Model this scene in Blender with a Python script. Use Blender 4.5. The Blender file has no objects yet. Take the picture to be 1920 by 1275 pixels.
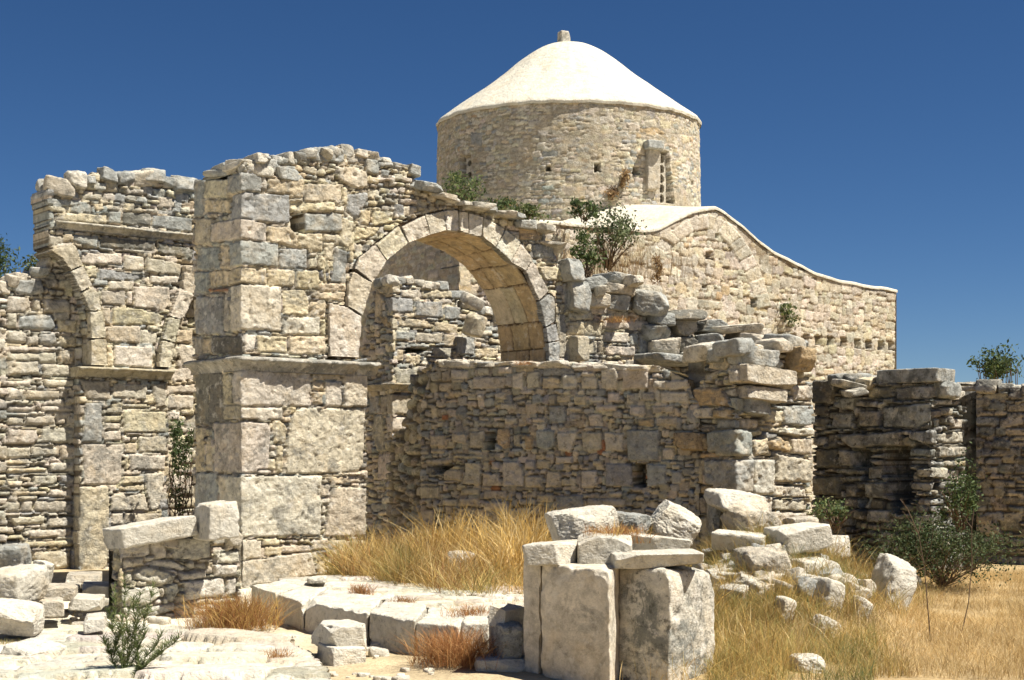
import bpy, math, random
import numpy as np

# ------------------------------------------------------------------ camera, sky, sun, exposure
F, CX, HZ, EYE = 2574.0, 960.0, 840.0, 1.75
SUN_EL, SUN_AZ = math.radians(60), math.atan2(-0.31, 0.95)      # direction towards the sun in plan
sc = bpy.context.scene
COL = sc.collection
cam = bpy.data.objects.new('camera', bpy.data.cameras.new('camera'))
COL.objects.link(cam)
cam.location = (0, 0, EYE)
cam.rotation_euler = (math.radians(90), 0, 0)
cam.data.sensor_width = 36
cam.data.lens = F / 1920 * 36
cam.data.shift_y = (HZ - 637.5) / 1920
cam.data.clip_end = 5000
sc.camera = cam
w = bpy.data.worlds.new("World"); sc.world = w; w.use_nodes = True
nt = w.node_tree; bg = nt.nodes['Background']
sky = nt.nodes.new('ShaderNodeTexSky'); sky.sky_type = 'NISHITA'; sky.sun_disc = False
sky.sun_elevation = SUN_EL
sky.sun_rotation = math.pi / 2 - SUN_AZ
sky.altitude = 2500; sky.air_density = 0.9; sky.dust_density = 0.0; sky.ozone_density = 5.0
gm = nt.nodes.new('ShaderNodeHueSaturation'); gm.inputs['Saturation'].default_value = 1.17
gm.inputs['Value'].default_value = 0.57; gm.inputs['Hue'].default_value = 0.503
nt.links.new(sky.outputs[0], gm.inputs['Color']); nt.links.new(gm.outputs[0], bg.inputs[0])
bg.inputs[1].default_value = 0.065
sd = bpy.data.lights.new('sun', 'SUN'); sd.energy = 4.9; sd.angle = math.radians(0.55); sd.color = (1, 0.945, 0.84)
sun = bpy.data.objects.new('sun', sd); COL.objects.link(sun)
dx, dy, dz = math.cos(SUN_EL) * math.cos(SUN_AZ), math.cos(SUN_EL) * math.sin(SUN_AZ), math.sin(SUN_EL)
sun.rotation_euler = (math.acos(dz), 0, math.atan2(dy, dx) + math.pi / 2)
sun.location = (20, -10, 30)
sc.view_settings.view_transform = 'Standard'; sc.view_settings.look = 'None'
sc.view_settings.exposure = 1.0; sc.view_settings.gamma = 1

# ------------------------------------------------------------------ helpers
TH = math.radians(40)
U = np.array([math.cos(TH), math.sin(TH)]); V = np.array([-math.sin(TH), math.cos(TH)])
rng = np.random.default_rng(7); random.seed(7)

def xy(px, Y): return np.array([(px - CX) / F * Y, Y])
def pt(px, py, Y): return np.array([(px - CX) / F * Y, Y, EYE + (HZ - py) / F * Y])

CUT = 0
_T2 = rng.random((256, 256)); _T3 = rng.random((32, 32, 32))
def n2(x, y, o=0):
    x = x + o * 17.3; y = y + o * 9.7
    i = np.floor(x).astype(int); j = np.floor(y).astype(int); a = x - i; b = y - j
    a = a * a * (3 - 2 * a); b = b * b * (3 - 2 * b)
    i &= 255; j &= 255; i1 = (i + 1) & 255; j1 = (j + 1) & 255
    return ((_T2[i, j] * (1 - a) + _T2[i1, j] * a) * (1 - b) + (_T2[i, j1] * (1 - a) + _T2[i1, j1] * a) * b) * 2 - 1
def fb2(x, y, o=0, k=3):
    r = 0; s = 1.
    for q in range(k): r = r + n2(x * 2 ** q, y * 2 ** q, o + q * 3) * s; s *= .5
    return r / 1.75
def n3(x, y, z):
    i = np.floor(x).astype(int); j = np.floor(y).astype(int); k = np.floor(z).astype(int)
    a = x - i; b = y - j; c = z - k
    a = a * a * (3 - 2 * a); b = b * b * (3 - 2 * b); c = c * c * (3 - 2 * c)
    i &= 31; j &= 31; k &= 31; i1 = (i + 1) & 31; j1 = (j + 1) & 31; k1 = (k + 1) & 31
    T = _T3
    e = (T[i, j, k] * (1 - a) + T[i1, j, k] * a) * (1 - b) + (T[i, j1, k] * (1 - a) + T[i1, j1, k] * a) * b
    f = (T[i, j, k1] * (1 - a) + T[i1, j, k1] * a) * (1 - b) + (T[i, j1, k1] * (1 - a) + T[i1, j1, k1] * a) * b
    return (e * (1 - c) + f * c) * 2 - 1
def fb3(p, s, o=0, k=3):
    r = 0; m = 1.
    for q in range(k):
        r = r + n3(p[:, 0] * s + o * 7.1, p[:, 1] * s + o * 3.3, p[:, 2] * s + o * 5.7) * m; s *= 2; m *= .5
    return r / 1.75

class Acc:
    def __init__(s): s.v = []; s.f = []; s.c = []; s.n = 0
    def add(s, v, f, c):
        v = np.asarray(v, float); f = np.asarray(f, np.int64)
        s.v.append(v); s.f.append(f + s.n); s.n += len(v)
        c = np.asarray(c, float)
        s.c.append(np.broadcast_to(c, (len(v), 3)) if c.ndim == 1 else c)

def tag(o, label=None, cat=None, group=None, kind=None):
    if label: o['label'] = label
    if cat: o['category'] = cat
    if group: o['group'] = group
    if kind: o['kind'] = kind
    return o

def build(name, acc, mat, parent=None, origin=(0, 0, 0), smooth=True):
    v = np.concatenate(acc.v) - np.array(origin, float); c = np.concatenate(acc.c)
    q = np.concatenate(acc.f)
    me = bpy.data.meshes.new(name); me.vertices.add(len(v)); me.vertices.foreach_set('co', v.ravel())
    k = q.shape[1]
    me.loops.add(q.size); me.loops.foreach_set('vertex_index', q.ravel().astype(np.int32))
    me.polygons.add(len(q)); me.polygons.foreach_set('loop_start', np.arange(0, q.size, k, dtype=np.int32))
    me.polygons.foreach_set('use_smooth', np.full(len(q), smooth))
    me.update(calc_edges=True)
    at = me.color_attributes.new('Col', 'FLOAT_COLOR', 'POINT')
    at.data.foreach_set('color', np.c_[c, np.ones(len(c))].astype(np.float32).ravel())
    me.materials.append(mat)
    o = bpy.data.objects.new(name, me); COL.objects.link(o)
    if parent: o.parent = parent
    else: o.location = origin
    return o

def empty(name, loc):
    o = bpy.data.objects.new(name, None); o.location = loc; COL.objects.link(o); return o

# ------------------------------------------------------------------ materials
def stone_mat(name, lichen=.5, lcol=(.17, .17, .155), bump=.5, dark=.4, grain=26, lscale=1.3, pale=0.0, var=1.0):
    m = bpy.data.materials.new(name); m.use_nodes = True; t = m.node_tree; N = t.nodes; L = t.links
    b = N['Principled BSDF']; b.inputs['Roughness'].default_value = .92; b.inputs['Specular IOR Level'].default_value = .15
    a = N.new('ShaderNodeAttribute'); a.attribute_name = 'Col'
    co = N.new('ShaderNodeNewGeometry')
    def noise(sc_, det=6, ro=.6, dist=0):
        n = N.new('ShaderNodeTexNoise'); n.inputs['Scale'].default_value = sc_; n.inputs['Detail'].default_value = det
        n.inputs['Roughness'].default_value = ro; n.inputs['Distortion'].default_value = dist
        L.new(co.outputs['Position'], n.inputs['Vector']); return n
    def ramp(src, p0, p1, c0=0, c1=1):
        r = N.new('ShaderNodeMapRange'); L.new(src, r.inputs[0])
        r.inputs[1].default_value = p0; r.inputs[2].default_value = p1; r.inputs[3].default_value = c0; r.inputs[4].default_value = c1
        return r
    def mix(fac, c1, c2, mode='MIX'):
        x = N.new('ShaderNodeMix'); x.data_type = 'RGBA'; x.blend_type = mode
        if isinstance(fac, float): x.inputs[0].default_value = fac
        else: L.new(fac, x.inputs[0])
        for s, c in ((6, c1), (7, c2)):
            if isinstance(c, tuple): x.inputs[s].default_value = (*c, 1)
            else: L.new(c, x.inputs[s])
        return x.outputs[2]
    n1 = noise(7, 10, .78); v1 = ramp(n1.outputs[0], .36, .64, 1 - .36 * var, 1 + .24 * var)
    cmb = N.new('ShaderNodeCombineColor')
    for i in range(3): L.new(v1.outputs[0], cmb.inputs[i])
    c = mix(1.0, a.outputs['Color'], cmb.outputs[0], 'MULTIPLY')
    n2_ = noise(3.1, 5, .6, .3); c = mix(ramp(n2_.outputs[0], .5, .68, 0, .32).outputs[0], c, (.52, .38, .20))   # ochre blush
    n3_ = noise(lscale * 1.8, 10, .78, .5); c = mix(ramp(n3_.outputs[0], .56 - .09 * lichen, .62 - .05 * lichen, 0, .8 * min(1, lichen * 1.6)).outputs[0], c, lcol)  # grey lichen
    n4 = noise(11, 9, .75); c = mix(ramp(n4.outputs[0], .545, .62, 0, dark * 1.3).outputs[0], c, (.09, .085, .07))   # black specks
    n5 = noise(7.3, 8, .7); c = mix(ramp(n5.outputs[0], .55, .63, 0, .5 + pale).outputs[0], c, (.66, .62, .54))   # pale flecks
    L.new(c, b.inputs['Base Color'])
    g1 = noise(grain, 8, .7); g2 = noise(grain * 4, 4, .6)
    vo = N.new('ShaderNodeTexVoronoi'); vo.inputs['Scale'].default_value = grain * 1.3; L.new(co.outputs['Position'], vo.inputs['Vector'])
    ad = N.new('ShaderNodeMath'); ad.operation = 'ADD'; L.new(g1.outputs[0], ad.inputs[0])
    m2 = N.new('ShaderNodeMath'); m2.operation = 'MULTIPLY_ADD'; L.new(g2.outputs[0], m2.inputs[0]); m2.inputs[1].default_value = .35
    mv = N.new('ShaderNodeMath'); mv.operation = 'MULTIPLY'; L.new(vo.outputs['Distance'], mv.inputs[0]); mv.inputs[1].default_value = .35
    L.new(mv.outputs[0], m2.inputs[2]); L.new(m2.outputs[0], ad.inputs[1])
    bp = N.new('ShaderNodeBump'); bp.inputs['Strength'].default_value = bump; bp.inputs['Distance'].default_value = .06
    L.new(ad.outputs[0], bp.inputs['Height']); L.new(bp.outputs[0], b.inputs['Normal'])
    return m

def plain_mat(name, rough=.9, var=.25, scale=3, trans=0, bump=0):
    m = bpy.data.materials.new(name); m.use_nodes = True; t = m.node_tree; N = t.nodes; L = t.links
    b = N['Principled BSDF']; b.inputs['Roughness'].default_value = rough; b.inputs['Specular IOR Level'].default_value = .2
    a = N.new('ShaderNodeAttribute'); a.attribute_name = 'Col'; co = N.new('ShaderNodeNewGeometry')
    n = N.new('ShaderNodeTexNoise'); n.inputs['Scale'].default_value = scale; n.inputs['Detail'].default_value = 8
    n.inputs['Roughness'].default_value = .65
    L.new(co.outputs['Position'], n.inputs['Vector'])
    r = N.new('ShaderNodeMapRange'); L.new(n.outputs[0], r.inputs[0]); r.inputs[1].default_value = .3; r.inputs[2].default_value = .7
    r.inputs[3].default_value = 1 - var; r.inputs[4].default_value = 1 + var
    vm = N.new('ShaderNodeVectorMath'); vm.operation = 'SCALE'; L.new(a.outputs['Color'], vm.inputs[0]); L.new(r.outputs[0], vm.inputs['Scale'])
    L.new(vm.outputs[0], b.inputs['Base Color'])
    if bump:
        bp = N.new('ShaderNodeBump'); bp.inputs['Strength'].default_value = bump; bp.inputs['Distance'].default_value = .05
        n6 = N.new('ShaderNodeTexNoise'); n6.inputs['Scale'].default_value = 22; n6.inputs['Detail'].default_value = 8
        L.new(co.outputs['Position'], n6.inputs['Vector'])
        L.new(n6.outputs[0], bp.inputs['Height']); L.new(bp.outputs[0], b.inputs['Normal'])
    if trans:
        tr = N.new('ShaderNodeBsdfTranslucent'); L.new(vm.outputs[0], tr.inputs[0]); mx = N.new('ShaderNodeMixShader')
        mx.inputs[0].default_value = trans; L.new(b.outputs[0], mx.inputs[1]); L.new(tr.outputs[0], mx.inputs[2])
        L.new(mx.outputs[0], N['Material Output'].inputs[0])
    return m

M_WALL = stone_mat('weathered_limestone', .5)
M_VOUS = stone_mat('voussoir_limestone', .3, dark=.3, pale=.3)
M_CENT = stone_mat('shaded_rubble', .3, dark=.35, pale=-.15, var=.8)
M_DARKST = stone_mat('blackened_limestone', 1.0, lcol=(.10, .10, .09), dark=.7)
M_GREY = stone_mat('grey_limestone', .8, dark=.55)
M_CHAPEL = stone_mat('pointed_rubble', .12, dark=.25, grain=20, pale=.1)
M_SOFFIT = stone_mat('dressed_stone', .3, dark=.2, bump=.35)
M_ROCK = stone_mat('loose_limestone', .35, dark=.5, lscale=3.2, bump=.75, grain=18)
M_PALE = stone_mat('sunbleached_limestone', .12, dark=.35, lscale=3, pale=.2, bump=.6, grain=18, var=.6)
M_PLAST = stone_mat('lime_plaster', .25, dark=.16, bump=.6, grain=5, lcol=(.44, .41, .34), pale=-.1, var=.42)
M_BEIGE = stone_mat('smooth_beige_limestone', .35, dark=.25, lscale=1.0, bump=.3)
M_MOT = stone_mat('mottled_limestone', .8, dark=.6, lscale=1.1, lcol=(.13, .14, .13), pale=.4)
M_LEAF = plain_mat('leaf', .7, .35, 2, .3)
M_STRAW = plain_mat('straw', .75, .3, 1.1, .35)
M_SOIL = plain_mat('soil', .95, .3, 2.2, 0, .6)

PAL = dict(g=(.35, .355, .33), c=(.57, .51, .41), y=(.56, .48, .33), t=(.53, .47, .35), w=(.60, .56, .47), d=(.19, .18, .15),
           r=(.40, .19, .10), o=(.50, .38, .23), b=(.44, .40, .32))
def pick(ws):
    ks = list(ws); p = np.array([ws[k] for k in ks], float); k = ks[rng.choice(len(ks), p=p / p.sum())]
    return np.array(PAL[k]) * rng.uniform(.78, 1.18) * (1 + rng.uniform(-.04, .04, 3))

# ------------------------------------------------------------------ masonry relief
class Plane:
    """vertical wall face following plan points listed left to right as seen"""
    def __init__(s, pts):
        s.p = np.array(pts, float); d = np.diff(s.p, axis=0); s.L = np.hypot(d[:, 0], d[:, 1]); s.d = d / s.L[:, None]
        s.n = np.c_[s.d[:, 1], -s.d[:, 0]]; s.cum = np.r_[0, np.cumsum(s.L)]
        s.cpx = s.p[:, 0] / s.p[:, 1] * F + CX
    def st(s, px, py):
        k = int(np.clip(np.searchsorted(s.cpx[1:-1], px), 0, len(s.L) - 1)) if len(s.L) > 1 else 0
        r = (px - CX) / F; p0 = s.p[k]; d = s.d[k]
        # p0 + a d = Y (r,1)
        a = (r * p0[1] - p0[0]) / (d[0] - r * d[1]); Y = p0[1] + a * d[1]
        return s.cum[k] + a, EYE + (HZ - py) / F * Y
    def xyz(s, S, T, H):
        k = np.clip(np.searchsorted(s.cum[1:-1], S), 0, len(s.L) - 1) if len(s.L) > 1 else np.zeros(S.shape, int)
        a = S - s.cum[k]; P = s.p[k] + s.d[k] * a[..., None]; n = s.n[k].copy()
        for c in range(1, len(s.L)):
            wgt = np.clip(1 - np.abs(S - s.cum[c]) / .035, 0, 1)[..., None]
            mid = s.n[c - 1] + s.n[c]; mid = mid / (mid @ s.n[c])
            n = n * (1 - wgt) + mid * wgt
        P = P + n * H[..., None]
        return np.concatenate([P, T[..., None]], -1)

def poly_sd(poly, X, Y):
    poly = np.asarray(poly, float); d = np.full(X.shape, 1e9); ins = np.zeros(X.shape, bool)
    for i in range(len(poly)):
        a = poly[i]; b = poly[(i + 1) % len(poly)]; e = b - a
        wx = X - a[0]; wy = Y - a[1]; h = np.clip((wx * e[0] + wy * e[1]) / (e @ e + 1e-12), 0, 1)
        d = np.minimum(d, (wx - e[0] * h) ** 2 + (wy - e[1] * h) ** 2)
        if a[1] != b[1]:
            c = ((a[1] > Y) != (b[1] > Y)) & (X < (b[0] - a[0]) * (Y - a[1]) / (b[1] - a[1]) + a[0]); ins ^= c
    d = np.sqrt(d); return np.where(ins, d, -d)

def prof(d, r):
    q = np.clip(d, 0, r); return -r + np.sqrt(np.maximum(r * r - (r - q) ** 2, 0))

def parse(txt, sc_=1, ox=0, oy=0):
    out = []
    for it in txt.replace('\n', ';').split(';'):
        a = it.split()
        if not a: continue
        k = 'c'
        if a[-1].isalpha(): k = a.pop()
        v = [float(x) for x in a]
        if len(v) == 4: v = [v[0], v[1], v[2], v[1], v[2], v[3], v[0], v[3]]
        out.append(([(ox + v[i] / sc_, oy + v[i + 1] / sc_) for i in range(0, len(v), 2)], k))
    return out

def face(pl, outline=None, stones=(), holes=(), cut=(), res=.016, T=.5, fill=None, fill_mask=None, recess=.05, mortar=(.17, .14, .10),
         rough=.016, rnd=.017, warp=.010, seed=1, box=None, Hfun=None, space='px', color=None, acc=None, proud=0., back=True, hole_depth=.35, jit=.012, smear=0, orl=.03, gap=.007, tl=1.):
    """one relief sheet; polygons given in photo pixels are carried onto the wall's own plane"""
    conv = (lambda P: [pl.st(*p) for p in P]) if space == 'px' else (lambda P: P)
    ol = conv(outline) if outline is not None else None
    if box is None:
        o = np.array(ol); box = (o[:, 0].min(), o[:, 0].max(), o[:, 1].min(), o[:, 1].max())
    s0, s1, t0, t1 = box
    ns = int((s1 - s0) / res) + 2; ntt = int((t1 - t0) / res) + 2
    s = np.linspace(s0, s1, ns); t = np.linspace(t0, t1, ntt); S, Tt = np.meshgrid(s, t, indexing='ij')
    rs = s[1] - s[0]; rt = t[1] - t[0]
    Sw = S + fb2(S * 5, Tt * 5, seed) * warp + n2(S * 22, Tt * 22, seed + 5) * warp * .45
    Tw = Tt + fb2(S * 4, Tt * 5, seed + 9) * warp * 1.2 + n2(S * 22, Tt * 22, seed + 7) * warp * .45
    H = np.full(S.shape, -recess) + fb2(S * 14, Tt * 14, seed + 2) * .012
    C = np.empty(S.shape + (3,)); C[:] = mortar
    if Hfun is not None:
        H = Hfun(S, Tt); C[:] = color
    def window(a0, a1, b0, b1):
        i0 = max(0, int((a0 - s0) / rs)); i1 = min(ns, int((a1 - s0) / rs) + 2)
        j0 = max(0, int((b0 - t0) / rt)); j1 = min(ntt, int((b1 - t0) / rt) + 2)
        return slice(i0, i1), slice(j0, j1)
    if fill:
        for fl in (fill if isinstance(fill, list) else [fill]):
            f_ = dict(h=(.07, .2), asp=(1.2, 3), gap=.014, p=(4, 12), off=.022, rot=.07, ws=dict(c=3, y=2, g=2, t=2, b=1), rnd=.02, reg=None)
            f_.update(fl)
            r0 = f_['reg'] or (s0, s1, t0, t1)
            tt = r0[2] - .05
            while tt < r0[3] + .05:
                hh = rng.uniform(*f_['h']); ss = r0[0] - rng.uniform(0, .4)
                while ss < r0[1]:
                    ww = hh * rng.uniform(*f_['asp'])
                    parts = [(ss, ww, tt, hh)]
                    q = rng.random()
                    if q < .16 and hh > .09: parts = [(ss, ww, tt, hh * .5), (ss, ww, tt + hh * .5, hh * .5)]
                    elif q < .28 and hh > .09: parts = [(ss, ww, tt, hh * .62), (ss, ww * .5, tt + hh * .62, hh * .38), (ss + ww * .5, ww * .5, tt + hh * .62, hh * .38)]
                    for (a, wd, b, ht) in parts:
                        cs = a + wd / 2; ct = b + ht / 2 + rng.uniform(-.12, .12) * hh + fb2(np.array(a * 1.1), np.array(b * .35), seed) * .13
                        ha = max(.01, wd / 2 - f_['gap'] / 2 + rng.uniform(-.003, .008)); hb = max(.01, (ht / 2 - f_['gap'] / 2) * rng.choice([.8, .95, 1, 1, 1.05, 1.3]))
                        W = window(cs - ha - .06, cs + ha + .06, ct - hb - .06, ct + hb + .06)
                        X = Sw[W] - cs; Y = Tw[W] - ct
                        if X.size == 0: continue
                        an = rng.normal(0, f_['rot']); X, Y = X * math.cos(an) + Y * math.sin(an), -X * math.sin(an) + Y * math.cos(an)
                        X = X * (1 + rng.uniform(-.25, .25) * Y / hb * .5)
                        p = rng.uniform(*f_['p']); d = (1 - (np.abs(X / ha) ** p + np.abs(Y / hb) ** p) ** (1 / p)) * min(ha, hb)
                        r = min(f_['rnd'], hb * .8); o = rng.uniform(-1, .8) * f_['off']
                        hh_ = o + prof(d, r) + tl * (X * rng.normal(0, .07) + Y * rng.normal(0, .10)) + fb2(S[W] * 16, Tt[W] * 22, rng.integers(99)) * rough * .7
                        hh_ = np.where(d > 0, hh_, -9)
                        up = hh_ > H[W]; H[W] = np.where(up, hh_, H[W]); C[W][up] = pick(f_['ws'])
                    ss += ww
                tt += hh
    if smear:
        m_ = np.clip((fb2(S * .55, Tt * .7, seed + 20, 4) + fb2(S * 3, Tt * 3, seed + 22) * .5 + smear) * 2.2, 0, .93); H = H * (1 - m_) + m_ * (fb2(S * 4, Tt * 4, seed + 23) * .02 - .004)
        C = C * (1 - m_[..., None] * .8) + m_[..., None] * .8 * np.array(mortar) * (1 + .12 * fb2(S * 6, Tt * 6, seed + 25))[..., None]
    for (P, k) in stones:
        P = np.array(conv(P)); a0, b0 = P.min(0); a1, b1 = P.max(0)
        W = window(a0 - .1, a1 + .1, b0 - .1, b1 + .1)
        if S[W].size == 0: continue
        d = poly_sd(P, Sw[W], Tw[W]); sz = min(a1 - a0, b1 - b0)
        o = proud + rng.uniform(-1, 1) * jit; q = rng.integers(99)
        r = min(rnd * rng.uniform(.7, 1.3), sz * .4)
        hh_ = o + prof(d - gap, r) + (S[W] - (a0 + a1) / 2) * rng.normal(0, .02) + (Tt[W] - (b0 + b1) / 2) * rng.normal(0, .02)
        hh_ = hh_ + fb2(S[W] * 5, Tt[W] * 7, q) * rough * .9 + fb2(S[W] * 20, Tt[W] * (34 if k in 'yo' else 20), q) * rough * (1.1 if k in 'yo' else .75)
        pit = fb2(S[W] * 13, Tt[W] * 13, q + 3); hh_ = hh_ - np.clip(pit - .3, 0, 1) * rough * 3
        inn = d > gap; ring = (d > -.006) & ~inn
        H[W] = np.where(inn, hh_, np.where(ring, np.minimum(H[W], -recess * .8 + o), H[W]))
        C[W][inn] = np.array(PAL[k]) * rng.uniform(.9, 1.1) * (1 + rng.uniform(-.025, .025, 3))
    for hP in holes:
        P = np.array(conv(hP)); a0, b0 = P.min(0); a1, b1 = P.max(0)
        W = window(a0 - .05, a1 + .05, b0 - .05, b1 + .05); d = poly_sd(P, Sw[W], Tw[W])
        H[W] = np.where(d > 0, -hole_depth, H[W]); C[W][d > .01] = np.array(mortar) * .6  # inside holes the mortar colour is darkened: recess shade painted in
    mask = np.ones(S.shape, bool)
    if ol is not None:
        d = poly_sd(ol, Sw, Tw); mask = d > 0
        H = H + prof(d, orl)
    for cP in cut:
        mask &= poly_sd(conv(cP), S, Tt) < 0
    acc = acc or Acc()
    pos = pl.xyz(S, Tt, H); bk = pl.xyz(S, Tt, np.full(S.shape, -T))
    fm = mask[:-1, :-1] & mask[1:, :-1] & mask[:-1, 1:] & mask[1:, 1:]
    idx = np.arange(S.size).reshape(S.shape); I, J = np.nonzero(fm)
    q = np.c_[idx[I, J], idx[I + 1, J], idx[I + 1, J + 1], idx[I, J + 1]]
    fp = np.pad(fm, 1)
    e1 = np.argwhere(fp[1:, 1:-1] != fp[:-1, 1:-1])      # edges along t at vertex column i : (i,j)-(i,j+1)
    e2 = np.argwhere(fp[1:-1, 1:] != fp[1:-1, :-1])      # edges along s : (i,j)-(i+1,j)
    A = np.r_[idx[e1[:, 0], e1[:, 1]], idx[e2[:, 0], e2[:, 1]]]; B = np.r_[idx[e1[:, 0], e1[:, 1] + 1], idx[e2[:, 0] + 1, e2[:, 1]]]
    # three rings backwards so the reveal is rough too
    used = np.unique(np.r_[q.ravel()]); remap = -np.ones(S.size, int); remap[used] = np.arange(len(used))
    vv = pos.reshape(-1, 3)[used]; cc = C.reshape(-1, 3)[used]
    be = np.unique(np.r_[A, B]); rb = -np.ones(S.size, int); rb[be] = np.arange(len(be)); nb = len(be)
    pf = pos.reshape(-1, 3)[be]; pb = bk.reshape(-1, 3)[be]; cb = C.reshape(-1, 3)[be]
    rings = [pf]; 
    for kf in (.12, .35, .65, 1.): rings.append(pf * (1 - kf) + pb * kf)
    n0 = len(vv); allv = np.concatenate([vv] + rings[1:]); allc = np.concatenate([cc] + [cb] * 4)
    lay = [remap[be]] + [n0 + i * nb + np.arange(nb) for i in range(4)]
    fs = [remap[q]]
    for i in range(4): fs.append(np.c_[lay[i][rb[A]], lay[i][rb[B]], lay[i + 1][rb[B]], lay[i + 1][rb[A]]])
    base = len(allv)
    if back:
        k = max(4, int(.12 / res)); ii = np.arange(0, ns, k); jj = np.arange(0, ntt, k)
        m2 = mask[np.ix_(ii, jj)]; g = np.arange(m2.size).reshape(m2.shape); f2 = m2[:-1, :-1] & m2[1:, :-1] & m2[:-1, 1:] & m2[1:, 1:]
        I, J = np.nonzero(f2)
        if len(I):
            allv = np.concatenate([allv, bk[np.ix_(ii, jj)].reshape(-1, 3)]); allc = np.concatenate([allc, C[np.ix_(ii, jj)].reshape(-1, 3)])
            fs.append(base + np.c_[g[I, J], g[I, J + 1], g[I + 1, J + 1], g[I + 1, J]])
    acc.add(allv, np.concatenate(fs), allc)
    return acc

# ------------------------------------------------------------------ loose stones
def _cube(n):
    vs = {}; fs = []
    def vid(p):
        k = tuple(np.round(p, 5)); 
        if k not in vs: vs[k] = len(vs)
        return vs[k]
    g = np.linspace(-1, 1, n + 1)
    for ax in range(3):
        for sg in (-1, 1):
            for i in range(n):
                for j in range(n):
                    c = []
                    for (a, b) in ((g[i], g[j]), (g[i + 1], g[j]), (g[i + 1], g[j + 1]), (g[i], g[j + 1])):
                        p = [0, 0, 0]; p[ax] = sg; p[(ax + 1) % 3] = a; p[(ax + 2) % 3] = b; c.append(vid(p))
                    fs.append(c if sg > 0 else c[::-1])
    return np.array(sorted(vs, key=vs.get)), np.array(fs)
CUBES = {n: _cube(n) for n in (5, 12, 24, 44)}
def rock(acc, c, size, yaw=0, col='c', n=12, block=.75, cuts=6, rough=.06, tilt=(0, 0), taper=0):
    p, f = CUBES[n]; p = p.copy()
    r = (np.abs(p) ** 2).sum(1) ** .5; ex = 9 if block < .84 else 22; rr = (np.abs(p) ** ex).sum(1) ** (1 / ex)
    sph = p / r[:, None]; bx = p / rr[:, None]
    bk = min(1, block + .15)
    p = bx * bk + sph * (1 - bk) * 1.2
    sd_ = rng.integers(1000)
    for _ in range(cuts + 2):
        nrm = rng.normal(size=3) * np.array([1, 1, .8]); nrm /= np.linalg.norm(nrm); cc = np.abs(nrm).sum() * rng.uniform(.64, .9)
        dd = np.maximum(0, p @ nrm - cc); p -= dd[:, None] * nrm
    p += (rng.normal(size=(1, 3)) * .08) * (p[:, [1, 2, 0]])
    if taper: p[:, :2] *= (1 - taper * (p[:, 2:3] + 1) / 2)
    s = np.array(size) / 2; q = p * s; m = s.min()
    nn = sph
    q = q + nn * (fb3(q, 1.1 / max(size), sd_) * rough * m * 1.2)[:, None] + nn * (fb3(q, 2.6 / m, sd_ + 5, 4) * rough * m * .8)[:, None]
    if n >= 24 and block > .84:
        ed = np.sort(np.abs(CUBES[n][0]), 1)[:, 1]; q = q - nn * (np.clip(fb3(q, 9, sd_ + 3, 4) - .02, 0, 1) * np.clip((ed - .75) / .25, 0, 1) * min(.07, m * .35))[:, None]
    if n >= 12:
        ridge = np.abs(fb3(q * np.array([1, 1, 2.5]), 3.2 / m, sd_ + 9)); q = q - nn * (np.clip(.14 - ridge, 0, 1) * rough * m * 4)[:, None]
    cx_, sx = math.cos(tilt[0]), math.sin(tilt[0]); cy_, sy = math.cos(tilt[1]), math.sin(tilt[1])
    q = q @ np.array([[1, 0, 0], [0, cx_, -sx], [0, sx, cx_]]).T
    q = q @ np.array([[cy_, 0, sy], [0, 1, 0], [-sy, 0, cy_]]).T
    cz, sz = math.cos(yaw), math.sin(yaw); q = q @ np.array([[cz, -sz, 0], [sz, cz, 0], [0, 0, 1]]).T
    cv = np.array(PAL[col]) if isinstance(col, str) else np.array(col)
    acc.add(q + np.array(c), f, cv * rng.uniform(.92, 1.08))

def block8(acc, bot, topc, col='c', n=44, rough=.02, sharp=14, cuts=2):
    """rounded, chipped block between four bottom and four top corners (front left, front right, back right, back left)"""
    p, f = CUBES[n]; p = p.copy(); rr = (np.abs(p) ** sharp).sum(1) ** (1 / sharp); sph = p / np.linalg.norm(p, axis=1)[:, None]; p = p / rr[:, None]
    for _ in range(cuts):
        nrm = np.sign(rng.normal(size=3)) * rng.uniform(.4, 1, 3); nrm /= np.linalg.norm(nrm); cc = np.abs(nrm).sum() * rng.uniform(.84, .95)
        dd = np.maximum(0, p @ nrm - cc); p -= dd[:, None] * nrm
    u = (p[:, 0:1] + 1) / 2; v = (p[:, 1:2] + 1) / 2; w_ = (p[:, 2:3] + 1) / 2
    B = np.array(bot, float); T_ = np.array(topc, float)
    bl = lambda Q: (Q[0] * (1 - u) + Q[1] * u) * (1 - v) + (Q[3] * (1 - u) + Q[2] * u) * v
    q = bl(B) * (1 - w_) + bl(T_) * w_; o = rng.integers(999)
    ed = np.sort(np.abs(CUBES[n][0]), 1)[:, 1]; chip = np.clip(fb3(q, 7, o + 11, 4) - .02, 0, 1) * np.clip((ed - .8) / .2, 0, 1) * .085
    q = q - sph * chip[:, None]
    q = q + sph * (fb3(q, 3.0, o) * rough + fb3(q, 14, o + 3, 3) * rough * .6)[:, None]
    acc.add(q, f, np.array(PAL[col]) * rng.uniform(.95, 1.05))

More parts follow.
